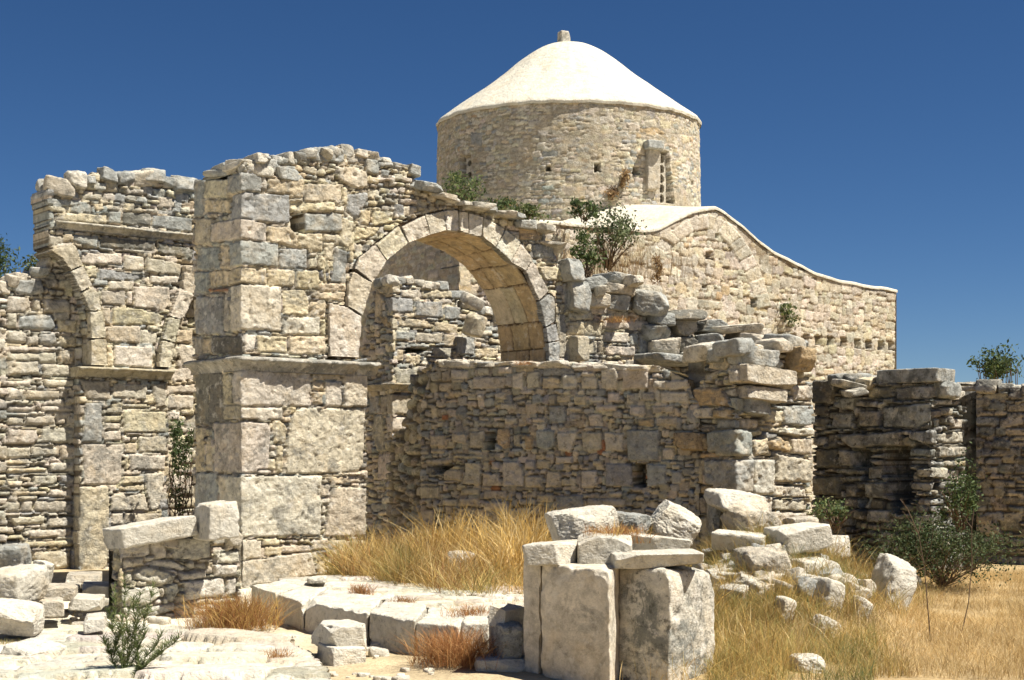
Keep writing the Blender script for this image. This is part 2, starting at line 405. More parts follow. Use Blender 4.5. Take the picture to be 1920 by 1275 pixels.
def caps(acc, pl, line, T, size=(.1, .26), cols='gcwgb', seed=0, dep=2, up=.25, n=12, asp=(.9, 1.9), hz=(.6, 1.0), off=0., blk=(.55, .92)):
    """irregular stones along the broken wall head, part of the masonry"""
    st = [pl.st(*p) for p in line]
    for i in range(len(st) - 1):
        (a, b), (c, d) = st[i], st[i + 1]; L = math.hypot(c - a, d - b); x = 0
        while x < L:
            z = rng.uniform(*size); wd = z * rng.uniform(*asp); q = (x + wd / 2) / L
            if q > 1.05: break
            s_ = a + (c - a) * q; t_ = b + (d - b) * q; hh = z * rng.uniform(*hz)
            for k in range(dep):
                P = pl.xyz(np.array([s_]), np.array([t_ + hh * (rng.uniform(-.1, .3) * up * 2) - hh * .1]), np.array([-.08 - off - k * T / dep - rng.uniform(0, .1) + (.04 if k == 0 else 0)]))[0]
                seg = pl.d[0 if len(pl.L) == 1 or s_ < pl.cum[1] else 1]
                rock(acc, P, (wd * 1.08, T / dep * 1.0, hh * 1.25), math.atan2(seg[1], seg[0]) + rng.normal(0, .15), rng.choice(list(cols)), n=n, block=rng.uniform(*blk),
                     cuts=7, rough=.12, tilt=(rng.normal(0, .08), rng.normal(0, .08)))
            x += wd * .95

# ------------------------------------------------------------------ ground
def gz(x, y):
    x = np.asarray(x, float); y = np.asarray(y, float)
    def g(cx_, cy_, sx, sy, h): return h * np.exp(-((x - cx_) / sx) ** 2 - ((y - cy_) / sy) ** 2)
    z = g(-.4, 17.2, 1.7, 2.2, .42) + g(2.55, 14.1, 1.0, 1.5, .78) + g(1.1, 12.3, .7, .9, .25) + g(4.6, 17.5, 2.2, 1.6, .12) + g(-5.3, 15.2, 1.2, 1.5, .12)
    z = z + fb2(x * .7, y * .7, 3) * .05 + fb2(x * 3, y * 3, 5) * .015
    far = np.clip((y - 40) / 60, 0, 1); return z * (1 - far)
xs = np.r_[-900, -300, -100, -40, -15, np.arange(-9, 13.01, .09), 17, 40, 100, 300, 900]
ys = np.r_[-60, -10, 3, np.arange(8, 25, .09), 27, 30, 36, 45, 70, 120, 250, 500, 1000]
GX, GY = np.meshgrid(xs, ys, indexing='ij'); GZ = gz(GX, GY)
hill = np.clip((GY - 200) / 300, 0, 1) * (12 + 10 * np.clip((GX - 60) / 200, 0, 1) + 5 * n2(GX / 130, GY / 300, 2))
GZ = GZ + hill
gi = np.arange(GX.size).reshape(GX.shape)
ga = Acc(); gcol = np.empty(GX.shape + (3,)); gcol[:] = (.40, .32, .20)
pale = np.clip((-2.0 - GX) * 1.2 + .5 + fb2(GX * 2, GY * 2, 8) * .8, 0, 1) * (GY < 17)
gcol = gcol * (1 - pale[..., None]) + np.array((.60, .54, .42)) * pale[..., None]
fm_ = np.clip((GX - 1.0) * 2, 0, 1)[..., None]; gcol = gcol * (1 - fm_) + fm_ * np.array((.34, .25, .13))
gcol[GY > 60] = (.10, .12, .09)
ga.add(np.c_[GX.ravel(), GY.ravel(), GZ.ravel()], np.c_[gi[:-1, :-1].ravel(), gi[1:, :-1].ravel(), gi[1:, 1:].ravel(), gi[:-1, 1:].ravel()], gcol.reshape(-1, 3))
tag(build('ground', ga, M_SOIL), 'dry stony ground around the ruin', None, None, 'structure')

# ------------------------------------------------------------------ front arcade: pillar, arch, broken wall to the right
C0 = xy(452, 16.8)
FA = Plane([C0 - (-V) * 0 + V * 1.45, C0, C0 + U * 9.6])
_a = FA.st(361, 600)[0]                                   # far edge of the shaded side
FA = Plane([C0 + V * (FA.cum[1] - _a), C0, C0 + U * 9.6]); SC = FA.cum[1]
arc = empty('stone_arcade', (*C0, 0)); ORG = (*C0, 0.)
tag(arc, 'ruined arcade of big pale blocks with a square pillar and one round arch still standing', 'arcade ruin')
up = parse("""50 262 112 460 g;115 262 238 362 t;240 245 420 345 g;425 250 450 350 t;452 262 640 365 y;642 285 835 395 t;838 300 870 400 y
118 368 245 440 y;250 348 565 500 g;70 465 155 610 t;570 382 800 435 y;800 402 850 437 c;640 440 838 540 g
160 490 445 598 c;450 505 560 507 608 560 608 622 450 598 y;610 545 740 545 740 645 610 625 y;745 548 825 550 870 620 745 590 t
75 618 195 740 g;200 608 248 735 y;252 597 508 725 g;510 622 660 730 g;662 645 705 668 c;665 672 705 730 t
70 745 140 860 g;142 738 245 820 y;248 730 450 815 y;455 735 592 825 y;597 740 718 838 y
135 830 245 850 r;70 872 215 1075 g;218 860 245 1060 b;250 822 522 1060 c;530 838 640 838 668 880 668 975 530 972 y;672 900 755 990 y;670 845 860 848 850 905 680 880 y;722 803 862 850 y;525 982 725 1075 c;727 995 757 1090 y
65 1085 105 1180 b;107 1090 150 1175 y;150 1080 325 1175 d;328 1072 392 1165 c;395 1078 555 1168 y;560 1080 752 1180 y
745 590 800 690 t;802 610 868 640 862 805 780 800 g;720 670 745 665 762 800 745 800 y;765 680 778 690 775 795 765 795 y;875 597 905 600 895 700 872 695 y;905 510 1040 512 1010 560 905 590 y;840 460 900 480 890 600 868 628 825 600 t
870 340 970 335 975 370 910 480 865 430 g;810 200 900 195 970 230 970 310 900 315 815 260 c;648 110 700 80 850 100 855 165 830 185 690 170 g
375 160 430 148 515 160 520 235 380 240 g;525 195 600 195 600 235 525 235 g;500 150 610 155 610 190 505 190 g;860 128 955 130 960 180 870 185 g;960 155 1030 165 1030 245 965 235 g
930 420 990 420 980 505 930 500 y;995 425 1109 430 1109 490 1000 510 y;1035 170 1100 175 1105 205 1035 200 g;1040 210 1090 220 1080 260 1040 255 g""", 2.7725, 340, 240)
lo = parse("""62 140 125 385 d;128 140 185 375 d;187 145 235 290 y;238 135 600 300 c;605 182 660 225 y;605 228 658 290 y;665 185 742 300 c;605 145 742 178 t;748 150 858 302 t
185 293 268 360 y;270 303 472 362 c;475 310 510 342 y;472 346 505 375 y;145 372 400 370 418 400 405 590 350 608 145 600 c;425 362 460 360 490 400 485 472 425 465 y
412 475 438 500 c;412 503 438 535 c;405 540 435 590 y;440 472 478 480 470 608 435 605 y;355 592 420 615 c;520 325 560 302 855 308 845 560 820 605 480 612 485 470 505 360 t
65 392 105 595 y;110 395 138 430 y;113 434 140 595 y;62 602 160 770 g;165 612 645 617 640 895 290 900 165 860 c;665 618 840 620 850 650 690 662 y;648 655 690 715 c;648 720 688 748 c;645 757 670 795 c;645 800 668 835 c
690 668 848 675 848 900 655 900 680 760 t;275 910 375 1000 c;378 905 455 938 y;385 942 468 988 y;470 935 600 975 c;605 905 680 960 c;625 970 665 1080 y;690 912 850 1010 t;275 1012 600 965 628 1075 420 1115 275 1130 c;62 775 160 1000 g;165 870 272 1060 c;275 1140 420 1240 c;430 1120 640 1240 t""", 2.452, 340, 640)
rt = parse("""1500 500 1610 495 1650 620 1535 635 g;1530 640 1680 625 1690 800 1545 815 g;1505 830 1555 1110 b;1560 880 1780 975 y;1565 830 1730 870 c;1735 785 1812 840 g;1555 985 1650 1125 t;1665 1000 1750 1090 t;1755 1000 1790 1095 t
1340 390 1470 395 1480 485 1345 480 g;1370 500 1490 500 1495 525 1375 535 y;1375 535 1495 530 1490 625 1420 630 y;1250 285 1395 290 1390 370 1265 372 o;1400 300 1460 330 1400 385 g;1300 390 1335 395 1330 440 1300 430 y;1050 170 1190 205 1205 240 1040 220 y;590 200 650 180 640 210 600 215 c""", 3.355, 600, 340)
rt += parse("""240 30 330 100 g;210 80 370 78 365 130 210 125 c;340 45 480 50 540 90 350 95 c;215 130 415 135 415 225 215 215 y;420 125 700 135 705 190 425 180 c;425 195 575 200 570 265 425 260 c;580 205 630 280 g;635 200 680 195 720 330 640 330 g;430 275 610 285 605 345 435 335 c
560 30 640 0 740 20 740 70 660 75 575 60 g;650 85 810 90 800 130 655 130 g;810 60 955 80 950 125 820 110 d;720 135 820 140 800 200 715 200 g;820 150 880 140 885 190 825 195 d;930 150 1260 165 1250 195 1000 180 b;920 200 1060 205 1050 260 930 255 d;1110 190 1290 210 1300 260 1120 245 g;920 280 1120 290 1110 350 930 345 d;820 200 905 220 890 270 830 260 b""", 3.1875, 1000, 560)
top = [(361, 337), (425, 334), (428, 325), (456, 318), (458, 306), (475, 303), (477, 297), (530, 293), (572, 296), (576, 276), (640, 272), (652, 286), (690, 288), (712, 300), (745, 308), (775, 318), (778, 338), (812, 348),
       (832, 376), (880, 388), (905, 388), (950, 404), (990, 420), (1018, 430), (1042, 470), (1048, 494), (1082, 494), (1098, 530), (1185, 528), (1190, 560), (1238, 566), (1244, 596), (1290, 604), (1300, 630), (1395, 636), (1410, 652), (1450, 662), (1470, 690)]
opening = [(615, 700), (615, 567), (648, 573), (652, 531), (662, 500), (672, 483), (701, 459), (746, 423), (794, 403), (830, 394), (858, 394), (904, 407), (949, 430), (976, 456), (996, 486), (1028, 546), (1039, 558), (1048, 640), (1048, 1160), (690, 1160), (690, 672), (690, 700)]
opening = [(615, 672)] + opening[1:18] + [(1048, 1160), (690, 1160), (690, 672)]
fillA = [dict(h=(.05, .14), asp=(.9, 2.2), ws=dict(y=3, c=3, g=2, t=2, d=.6), off=.025)]
a = face(FA, outline=[(361, 1180)] + top + [(1470, 1180)], stones=up + lo + rt, cut=[opening], holes=[parse("568 445 640 440 638 545 575 530", 2.7725, 340, 240)[0][0]],
         fill=fillA, T=1.1, res=.0155, seed=3, rough=.017, hole_depth=.4)
caps(a, FA, [(430, 326), (458, 308), (480, 300), (572, 294), (650, 280), (712, 296), (775, 320)], .9, (.06, .17), 'gcbgw', off=.12)
caps(a, FA, [(780, 340), (815, 352), (835, 376), (950, 402), (1030, 438), (1050, 480)], 1.0, (.08, .2), 'gcwgc', n=24, asp=(1.2, 2.8), hz=(.35, .7), blk=(.75, .98))
for (x0, y0, x1, y1, k, fw) in ((1106, 520, 1146, 542, 'g', .05), (1146, 514, 1196, 536, 'g', .0), (1128, 536, 1190, 552, 'c', .1), (1196, 536, 1240, 556, 'b', .1), (1184, 552, 1246, 592, 'g', .25), (1108, 552, 1142, 576, 'c', .1),
                                (1144, 556, 1182, 582, 'g', .12), (1246, 584, 1304, 602, 'd', .3), (1212, 590, 1256, 612, 'g', .2), (1200, 612, 1250, 640, 'g', .15), (1256, 604, 1296, 630, 'b', .2), (1292, 604, 1340, 622, 'g', .3), (1300, 612, 1400, 626, 'w', .45),
                                (1350, 622, 1412, 652, 'c', .5), (1290, 630, 1338, 650, 'g', .4), (1256, 634, 1296, 660, 'd', .2), (1330, 646, 1396, 668, 'w', .5), (1388, 640, 1440, 656, 'g', .5), (1440, 638, 1482, 656, 'g', .5), (1262, 662, 1310, 684, 'g', .3),
                                (1212, 640, 1262, 668, 'c', .25), (1182, 668, 1276, 684, 'g', .45), (1160, 520, 1180, 540, 'c', .4), (1115, 540, 1130, 556, 'w', .2), (1240, 556, 1262, 584, 'g', -.1)):
    s_, z_ = FA.st((x0 + x1) / 2, (y0 + y1) / 2); P_ = FA.xyz(np.array([s_]), np.array([z_]), np.array([fw - .25]))[0]; wd_ = (x1 - x0) / F * P_[1]
    rock(a, P_, (wd_ * 1.18, .62, (y1 - y0) / F * P_[1] * 1.15), TH - .35 + rng.normal(0, .15), k, n=24, block=rng.uniform(.65, .9), cuts=6, rough=.12, tilt=(0, rng.normal(0, .09)))
for (x0, y0, x1, y1, k) in ((1046, 488, 1090, 528, 'g'), (1056, 528, 1104, 584, 'g'), (1062, 632, 1094, 676, 't')):
    s_, z_ = FA.st((x0 + x1) / 2, (y0 + y1) / 2); P_ = FA.xyz(np.array([s_]), np.array([z_]), np.array([-.02]))[0]; wd_ = (x1 - x0) / F * P_[1]
    rock(a, P_, (wd_ * .95, .42, (y1 - y0) / F * P_[1] * 1.05), TH + .0, k, n=24, block=1, cuts=2, rough=.05)
build('masonry', a, M_WALL, arc, ORG)
# impost moulding round the pillar
def corn(zlo, zhi, amp):
    def h(S, T):
        q = (T - zlo) / (zhi - zlo); lip = np.clip((q - .66) / .04, 0, 1)
        return .0 + amp * (.12 + .62 * np.clip(q / .66, 0, 1) ** 1.4) * (1 - lip) + lip * amp + fb2(S * 3, T * 3, 4) * .03 + fb2(S * 13, T * 17, 6) * .022 - np.clip(q - .9, 0, 1) * .5
    return h
z0 = FA.st(452, 668)[1]
a = face(FA, box=(0.0, FA.st(703, 680)[0], z0 - .18, z0), Hfun=corn(z0 - .18, z0, .13), color=(.36, .34, .29), T=.4, res=.014)
build('cornice', a, M_GREY, arc, ORG)
# voussoirs
vs = """50 760 165 790 260 850 240 1108 50 1104 c;205 565 325 640 265 845 165 785 175 640 t;340 400 415 500 325 640 215 545 240 480 c;490 280 550 390 415 500 345 400 t;650 215 685 340 550 390 510 285 c
770 185 790 310 685 340 655 212 c;865 180 870 315 790 312 770 182 w;925 195 930 330 872 315 867 185 c;1020 225 1010 350 932 330 928 197 w;1165 300 1100 415 1012 350 1022 227 c;1255 385 1190 505 1102 415 1168 300 w
1330 490 1287 565 1192 505 1258 388 c;1435 690 1370 752 1288 568 1332 495 c;1470 732 1475 882 1415 918 1372 757 1435 708 g;1475 895 1500 1000 1427 1012 1415 920 g;1502 1003 1502 1200 1442 1200 1428 1015 g"""
for P, k in parse(vs, 3.355, 600, 340):
    a = face(FA, outline=P, stones=[(P, k)], T=.1, res=.013, seed=int(P[0][0]), rough=.014, warp=.002, proud=.03, jit=.004, rnd=.008, orl=.004, gap=.001, recess=.0, back=False)
    build('voussoir', a, M_WALL if k == 'g' else M_VOUS, arc, ORG)
# soffit
SCN, ZC, R = SC + 3.38 - .02, 3.09, 1.64
class Soff:
    def xyz(s, S, T, H):
        L1 = 1.5; arcL = math.pi * R
        a = np.clip((S - L1) / R, 0, math.pi); r = R - H
        x = SCN + r * np.cos(a); z = ZC + r * np.sin(a) - np.clip(L1 - S, 0, 9) - np.clip(S - L1 - arcL, 0, 9)
        s_ = x - SC
        P = C0 + U * s_[..., None] + V * T[..., None]
        return np.concatenate([P, z[..., None]], -1)
so = Soff(); so.p = None
sst = []; x = 0; Ltot = 1.5 + math.pi * R
while x < Ltot + .4:
    wd = rng.uniform(.34, .62); cuts_ = [.05, rng.uniform(.35, .5), rng.uniform(.66, .8), 1.08]
    for i in range(3): sst.append(([(x, cuts_[i]), (x + wd, cuts_[i]), (x + wd, cuts_[i + 1]), (x, cuts_[i + 1])], 'o' if rng.random() < .85 else 't'))
    x += wd
a = face(so, box=(0, Ltot + .3, .05, 1.08), stones=sst, space='st', T=.3, res=.016, rough=.012, rnd=.012, warp=.008, jit=.012, gap=.009, recess=.035, mortar=(.12, .08, .05))
build('soffit', a, M_SOFFIT, arc, ORG)

# ------------------------------------------------------------------ far arcade on the left
LP0 = xy(150, 19.6)
def Lp(off, px0, px1):
    p = LP0 + V * off
    q = Plane([p, p + U]); A = q.st(px0, 700)[0]; B = q.st(px1, 700)[0]
    return Plane([p + U * A, p + U * B])
LW = Lp(0, 80, 470)
lar = empty('ruined_arcade', (*LP0, 0)); LO = (*LP0, 0.)
tag(lar, 'second arcade behind the pillar at left, with a broken arch rib', 'arcade ruin')
s1 = parse("""305 570 395 560 410 600 440 690 370 720 330 640 c
445 615 668 620 665 685 440 680 c;672 630 790 640 785 725 672 715 c;795 640 990 680 985 745 795 725 b;455 690 530 685 530 755 470 755 y;538 700 815 745 735 775 538 765 g;815 740 975 745 970 795 820 790 c
515 765 588 800 g;592 770 728 825 c;545 820 685 820 685 905 560 905 b;692 828 725 905 c;728 798 925 800 935 880 900 935 728 915 c;555 912 605 915 605 1010 570 1005 c;612 918 760 920 900 960 870 1012 612 1010 y
578 1015 765 1015 765 1115 578 1105 b;768 1030 860 1045 850 1115 768 1110 c;622 1120 832 1125 832 1245 625 1235 w;580 1120 618 1240 y;835 1120 850 1130 835 1240 t
310 400 585 405 585 462 430 455 315 450 y;590 395 660 395 658 462 592 462 g;665 398 825 400 825 478 668 470 d;828 410 1050 430 1045 505 830 480 g
570 225 640 220 650 290 580 290 t;440 295 560 300 550 335 445 330 b;680 270 785 272 790 300 690 300 c;865 315 940 310 955 370 870 375 c;680 345 735 345 735 395 672 395 y;500 345 565 350 560 395 520 390 y;580 360 655 362 650 395 580 390 c;795 375 865 378 860 405 795 400 b;955 295 1035 300 1030 345 960 345 g
248 322 430 330 430 365 330 372 250 360 g;250 265 340 268 340 310 250 310 g;320 280 430 290 430 330 325 318 g
395 520 540 530 530 600 400 560 g;545 530 850 560 840 610 545 590 d;855 560 1050 600 1050 660 855 620 d""", 2.8975, 0, 260)
s2 = parse("""320 110 440 115 445 190 350 190 b;450 125 590 130 585 190 450 185 c;440 200 590 205 590 225 445 225 t;490 230 665 235 665 325 495 320 t;340 198 410 200 412 358 330 358 g;420 250 485 278 y;425 220 488 246 y;420 280 480 310 c;418 312 485 355 c
330 365 492 365 490 505 470 530 335 528 c;500 360 550 405 y;555 335 665 400 c;500 410 515 470 y;518 405 662 410 660 475 520 470 c;488 335 522 358 c;525 335 550 355 c
318 538 430 535 438 640 435 850 400 880 330 870 305 830 t;490 492 578 525 y;480 530 575 555 y;445 565 580 565 595 635 440 635 c;580 485 660 478 650 560 630 630 600 632 582 560 c;445 640 495 690 c;500 640 640 640 620 690 500 690 t
600 125 668 120 660 215 625 225 b""", 2.125, 0, 660)
fillL = dict(h=(.06, .17), asp=(1, 2.2), ws=dict(y=2, c=4, g=3, t=2), off=.025)
a = face(LW, outline=[(148, 1150), (148, 705), (168, 690), (166, 640), (152, 560), (128, 490), (92, 462), (92, 400), (85, 360), (90, 352), (130, 350), (150, 332), (185, 322), (210, 322), (215, 330), (265, 332), (300, 330), (330, 338), (400, 342), (470, 350), (470, 520), (372, 540), (345, 600), (318, 690), (318, 1150)],
         stones=s1 + s2, fill=fillL, T=.6, res=.018, seed=11, rough=.013)
caps(a, LW, [(92, 358), (130, 350), (190, 326), (270, 333), (370, 342)], .6, (.12, .26), 'gwcgg', up=.6)
build('masonry', a, M_WALL, lar, LO)
za = LW.st(100, 425); zb = LW.st(430, 463)
class Strip:
    """face whose height line may slope"""
    def __init__(s, pl, a, b): s.pl = pl; s.a = a; s.b = b
    def xyz(s, S, T, H): return s.pl.xyz(S, T + (S - s.a[0]) / (s.b[0] - s.a[0]) * (s.b[1] - s.a[1]) + s.a[1], H)
zq = LW.st(105, 413); zr = LW.st(430, 446)
a = face(Strip(LW, zq, zr), box=(zq[0], zr[0], -.12, 0), Hfun=corn(-.12, 0, .09), color=(.46, .42, .33), T=.3, res=.018, space='st')
build('string_course', a, M_GREY, lar, LO)
zq = LW.st(143, 687); zr = LW.st(320, 694)
a = face(Strip(LW, zq, zr), box=(zq[0], zr[0], -.15, 0), Hfun=corn(-.15, 0, .14), color=(.42, .37, .26), T=.4, res=.018, space='st')
build('cornice', a, M_WALL, lar, LO)
rib1 = parse("""250 605 385 575 400 590 440 690 370 720 320 650 t;370 722 440 692 490 800 430 835 400 780 c;432 838 492 805 525 850 540 935 470 940 t;470 942 545 935 565 1085 478 1090 t;478 1092 565 1088 572 1235 475 1235 t""", 2.8975, 0, 260)
rib2 = parse("""990 690 1050 690 1050 830 1010 870 975 810 t;960 810 1040 850 990 970 965 985 905 965 c;900 968 970 985 940 1110 865 1090 t;865 1095 938 1112 915 1245 845 1245 t""", 2.8975, 0, 260)
for P, k in rib1 + rib2:
    a = face(LW, outline=P, stones=[(P, k)], T=.6, res=.017, seed=int(P[0][0]), warp=.003, proud=.1, jit=.004, rnd=.012, orl=.006, gap=.001, recess=.0, back=False)
    build('arch_rib_stone', a, M_WALL, lar, LO)
# blocking walls set back between the piers
LI = Lp(.2, -60, 152); li = Acc()
s3 = parse("""42 850 165 860 175 920 130 950 42 940 b;180 865 230 940 b;235 868 385 875 395 940 240 945 b;100 960 290 950 310 1020 280 1045 105 1030 g;42 945 95 1030 b;315 980 425 980 420 1055 320 1050 y;42 1035 150 1045 150 1110 42 1110 b;215 1060 300 1050 320 1100 290 1130 215 1115 g;325 1065 420 1065 420 1130 325 1130 y;48 1125 310 1130 315 1200 50 1190 b;318 1145 410 1140 410 1215 320 1215 y;42 1208 215 1212 215 1275 42 1270 c;230 1215 350 1225 380 1270 232 1275 c;60 760 230 765 250 840 150 850 70 830 g;165 705 265 710 265 760 170 750 c""", 2.8975, 0, 260)
s3 += parse("""30 0 230 -5 230 45 30 50 b;30 30 158 35 158 90 30 95 b;165 45 290 50 290 100 170 100 b;30 110 125 112 125 140 30 138 c;170 105 300 110 300 140 180 140 c;30 140 100 145 98 190 30 190 c;105 150 242 150 240 190 105 190 b;30 208 150 208 150 240 30 240 c;165 210 305 210 305 240 165 240 c;30 252 98 255 98 290 30 292 c;103 250 225 252 225 292 105 290 c
30 300 150 305 158 350 140 370 30 368 b;165 300 310 300 310 365 165 360 b;30 375 118 380 118 420 30 425 c;125 372 232 375 230 415 128 418 c;240 370 310 430 b;30 430 195 430 190 445 30 450 y;30 460 190 458 190 480 30 485 y;200 440 300 480 c;30 508 95 512 90 540 30 538 y;130 492 230 490 232 520 215 528 135 528 c;238 490 300 525 g;50 550 190 550 190 572 50 575 y;200 545 290 545 290 580 200 580 c;30 595 85 595 85 640 30 640 b;88 590 135 640 b;138 590 290 592 290 642 140 640 b;30 655 185 650 180 685 60 695 c;190 655 298 700 c;110 710 290 700 290 735 115 745 c;90 755 290 750 290 775 90 785 y;130 790 285 790 285 860 225 870 180 840 130 830 t""", 2.125, 0, 660)
li = face(LI, outline=[(-60, 1180), (-60, 560), (18, 535), (30, 524), (80, 510), (92, 478), (106, 474), (152, 500), (170, 1180)], stones=s3, fill=dict(h=(.06, .15), asp=(1.2, 2.8), ws=dict(c=3, b=3, y=1, g=1)), T=.4, res=.018, seed=21, recess=.07, rnd=.04)
caps(li, LI, [(0, 545), (30, 526), (80, 510)], .4, (.14, .24), 'ggc', up=.6)
LJ = Lp(.28, 300, 500)
li2 = face(LJ, outline=[(300, 1150), (300, 520), (500, 500), (500, 1150)], stones=parse("950 1125 1060 1120 1060 1230 990 1235 c;960 1040 1050 1035 1050 1110 965 1110 y", 2.8975, 0, 260) + parse("668 130 778 125 778 165 670 165 c;668 170 778 170 778 230 668 228 c;668 235 718 235 718 275 668 270 c;670 65 760 62 778 110 690 120 c", 2.125, 0, 660),
           fill=dict(h=(.09, .2), asp=(1, 2.4), ws=dict(c=3, y=3, t=2)), T=.3, res=.02, seed=23)
build('blocking_wall', li, M_WALL, lar, LO); build('blocking_wall', li2, M_WALL, lar, LO)

# ------------------------------------------------------------------ pier and wall stub seen through the arch
RB = Lp(.9, 736, 1020)
RP = Plane([RB.p[0] + V * 1.0, RB.p[0], RB.p[1]])
rpr = empty('inner_pier', (*RB.p[0], 0)); RO = (*RB.p[0], 0.)
tag(rpr, 'inner pier of coursed blocks with a small ledge, framed by the round arch', 'pier ruin')
s4 = parse("""350 650 510 655 505 710 345 705 y;515 680 635 735 c;645 685 835 735 y;400 735 590 740 590 825 430 830 g;600 755 775 755 772 860 600 850 g;785 780 885 790 880 870 785 870 g;500 850 715 880 710 925 500 910 y;720 880 870 895 870 955 720 940 y;480 940 600 945 595 1000 480 995 g;605 950 775 955 770 1015 605 1010 b;490 1005 690 1020 690 1050 495 1035 g;780 960 850 1040 y;860 975 970 980 975 1090 855 1090 g;980 1045 1120 1045 1120 1105 980 1105 y;695 1035 835 1045 835 1110 720 1110 b;490 1055 535 1055 530 1130 490 1130 y;540 1085 640 1090 635 1145 540 1140 y;620 1160 730 1165 730 1275 620 1270 b;505 1180 615 1275 b
350 670 395 740 375 900 340 850 y;360 850 430 860 430 930 400 910 o;440 850 490 860 495 935 445 930 t""", 3.355, 600, 340)
s4 += parse("""35 300 90 395 g;95 295 130 400 b;130 290 285 400 t;60 400 110 400 120 600 75 600 50 500 t;120 415 325 405 330 470 130 500 c;180 520 290 510 285 550 200 555 y;80 615 235 615 275 660 200 740 80 760 c;185 560 240 600 c;290 320 400 330 420 400 340 410 b;165 150 305 140 300 230 200 230 b;305 135 405 135 405 230 305 230 b""", 2.909, 680, 640)
a = face(RP, outline=[(672, 1150), (676, 640), (700, 545), (738, 525), (800, 528), (850, 545), (858, 575), (905, 585), (940, 600), (1005, 600), (1005, 1150)], stones=s4, T=.5, res=.02, seed=31, rough=.015,
         fill=dict(h=(.07, .14), asp=(1.2, 3), ws=dict(y=3, c=3, g=2), off=.03), holes=[parse("540 1045 690 1050 640 1085 545 1075", 3.355, 600, 340)[0][0]])
caps(a, RP, [(715, 534), (740, 524), (850, 540), (880, 572), (945, 596), (1000, 600)], .5, (.12, .26), 'wcwg', up=.6)
rock(a, pt(885, 565, 24.6), (.4, .3, .22), .6, 'w', tilt=(.3, .4)); rock(a, pt(890, 610, 25.0), (.3, .3, .4), .8, 't', tilt=(.2, .2))
build('masonry', a, M_WALL, rpr, RO)
zc_ = RP.st(720, 718)
a = face(RP, box=(RP.st(690, 718)[0], RP.st(795, 720)[0], RP.st(795, 720)[1] - .14, RP.st(795, 720)[1]), Hfun=corn(RP.st(795, 720)[1] - .14, RP.st(795, 720)[1], .15), color=(.36, .32, .24), T=.3, res=.018)
build('cornice', a, M_GREY, rpr, RO)
# rubble jamb joining the pier to the blocking wall
JP = Plane([xy(696, 21.4), xy(770, 20.3), xy(812, 19.8)])
a = face(JP, outline=[(722, 1150), (724, 830), (752, 800), (770, 700), (815, 680), (815, 1150)], fill=dict(h=(.08, .2), asp=(.9, 2), ws=dict(y=2, t=3, g=2), off=.05, p=(2.5, 4), rnd=.07), T=.35, res=.02, seed=35, recess=.08)
build('rubble_jamb', a, M_WALL, rpr, RO)

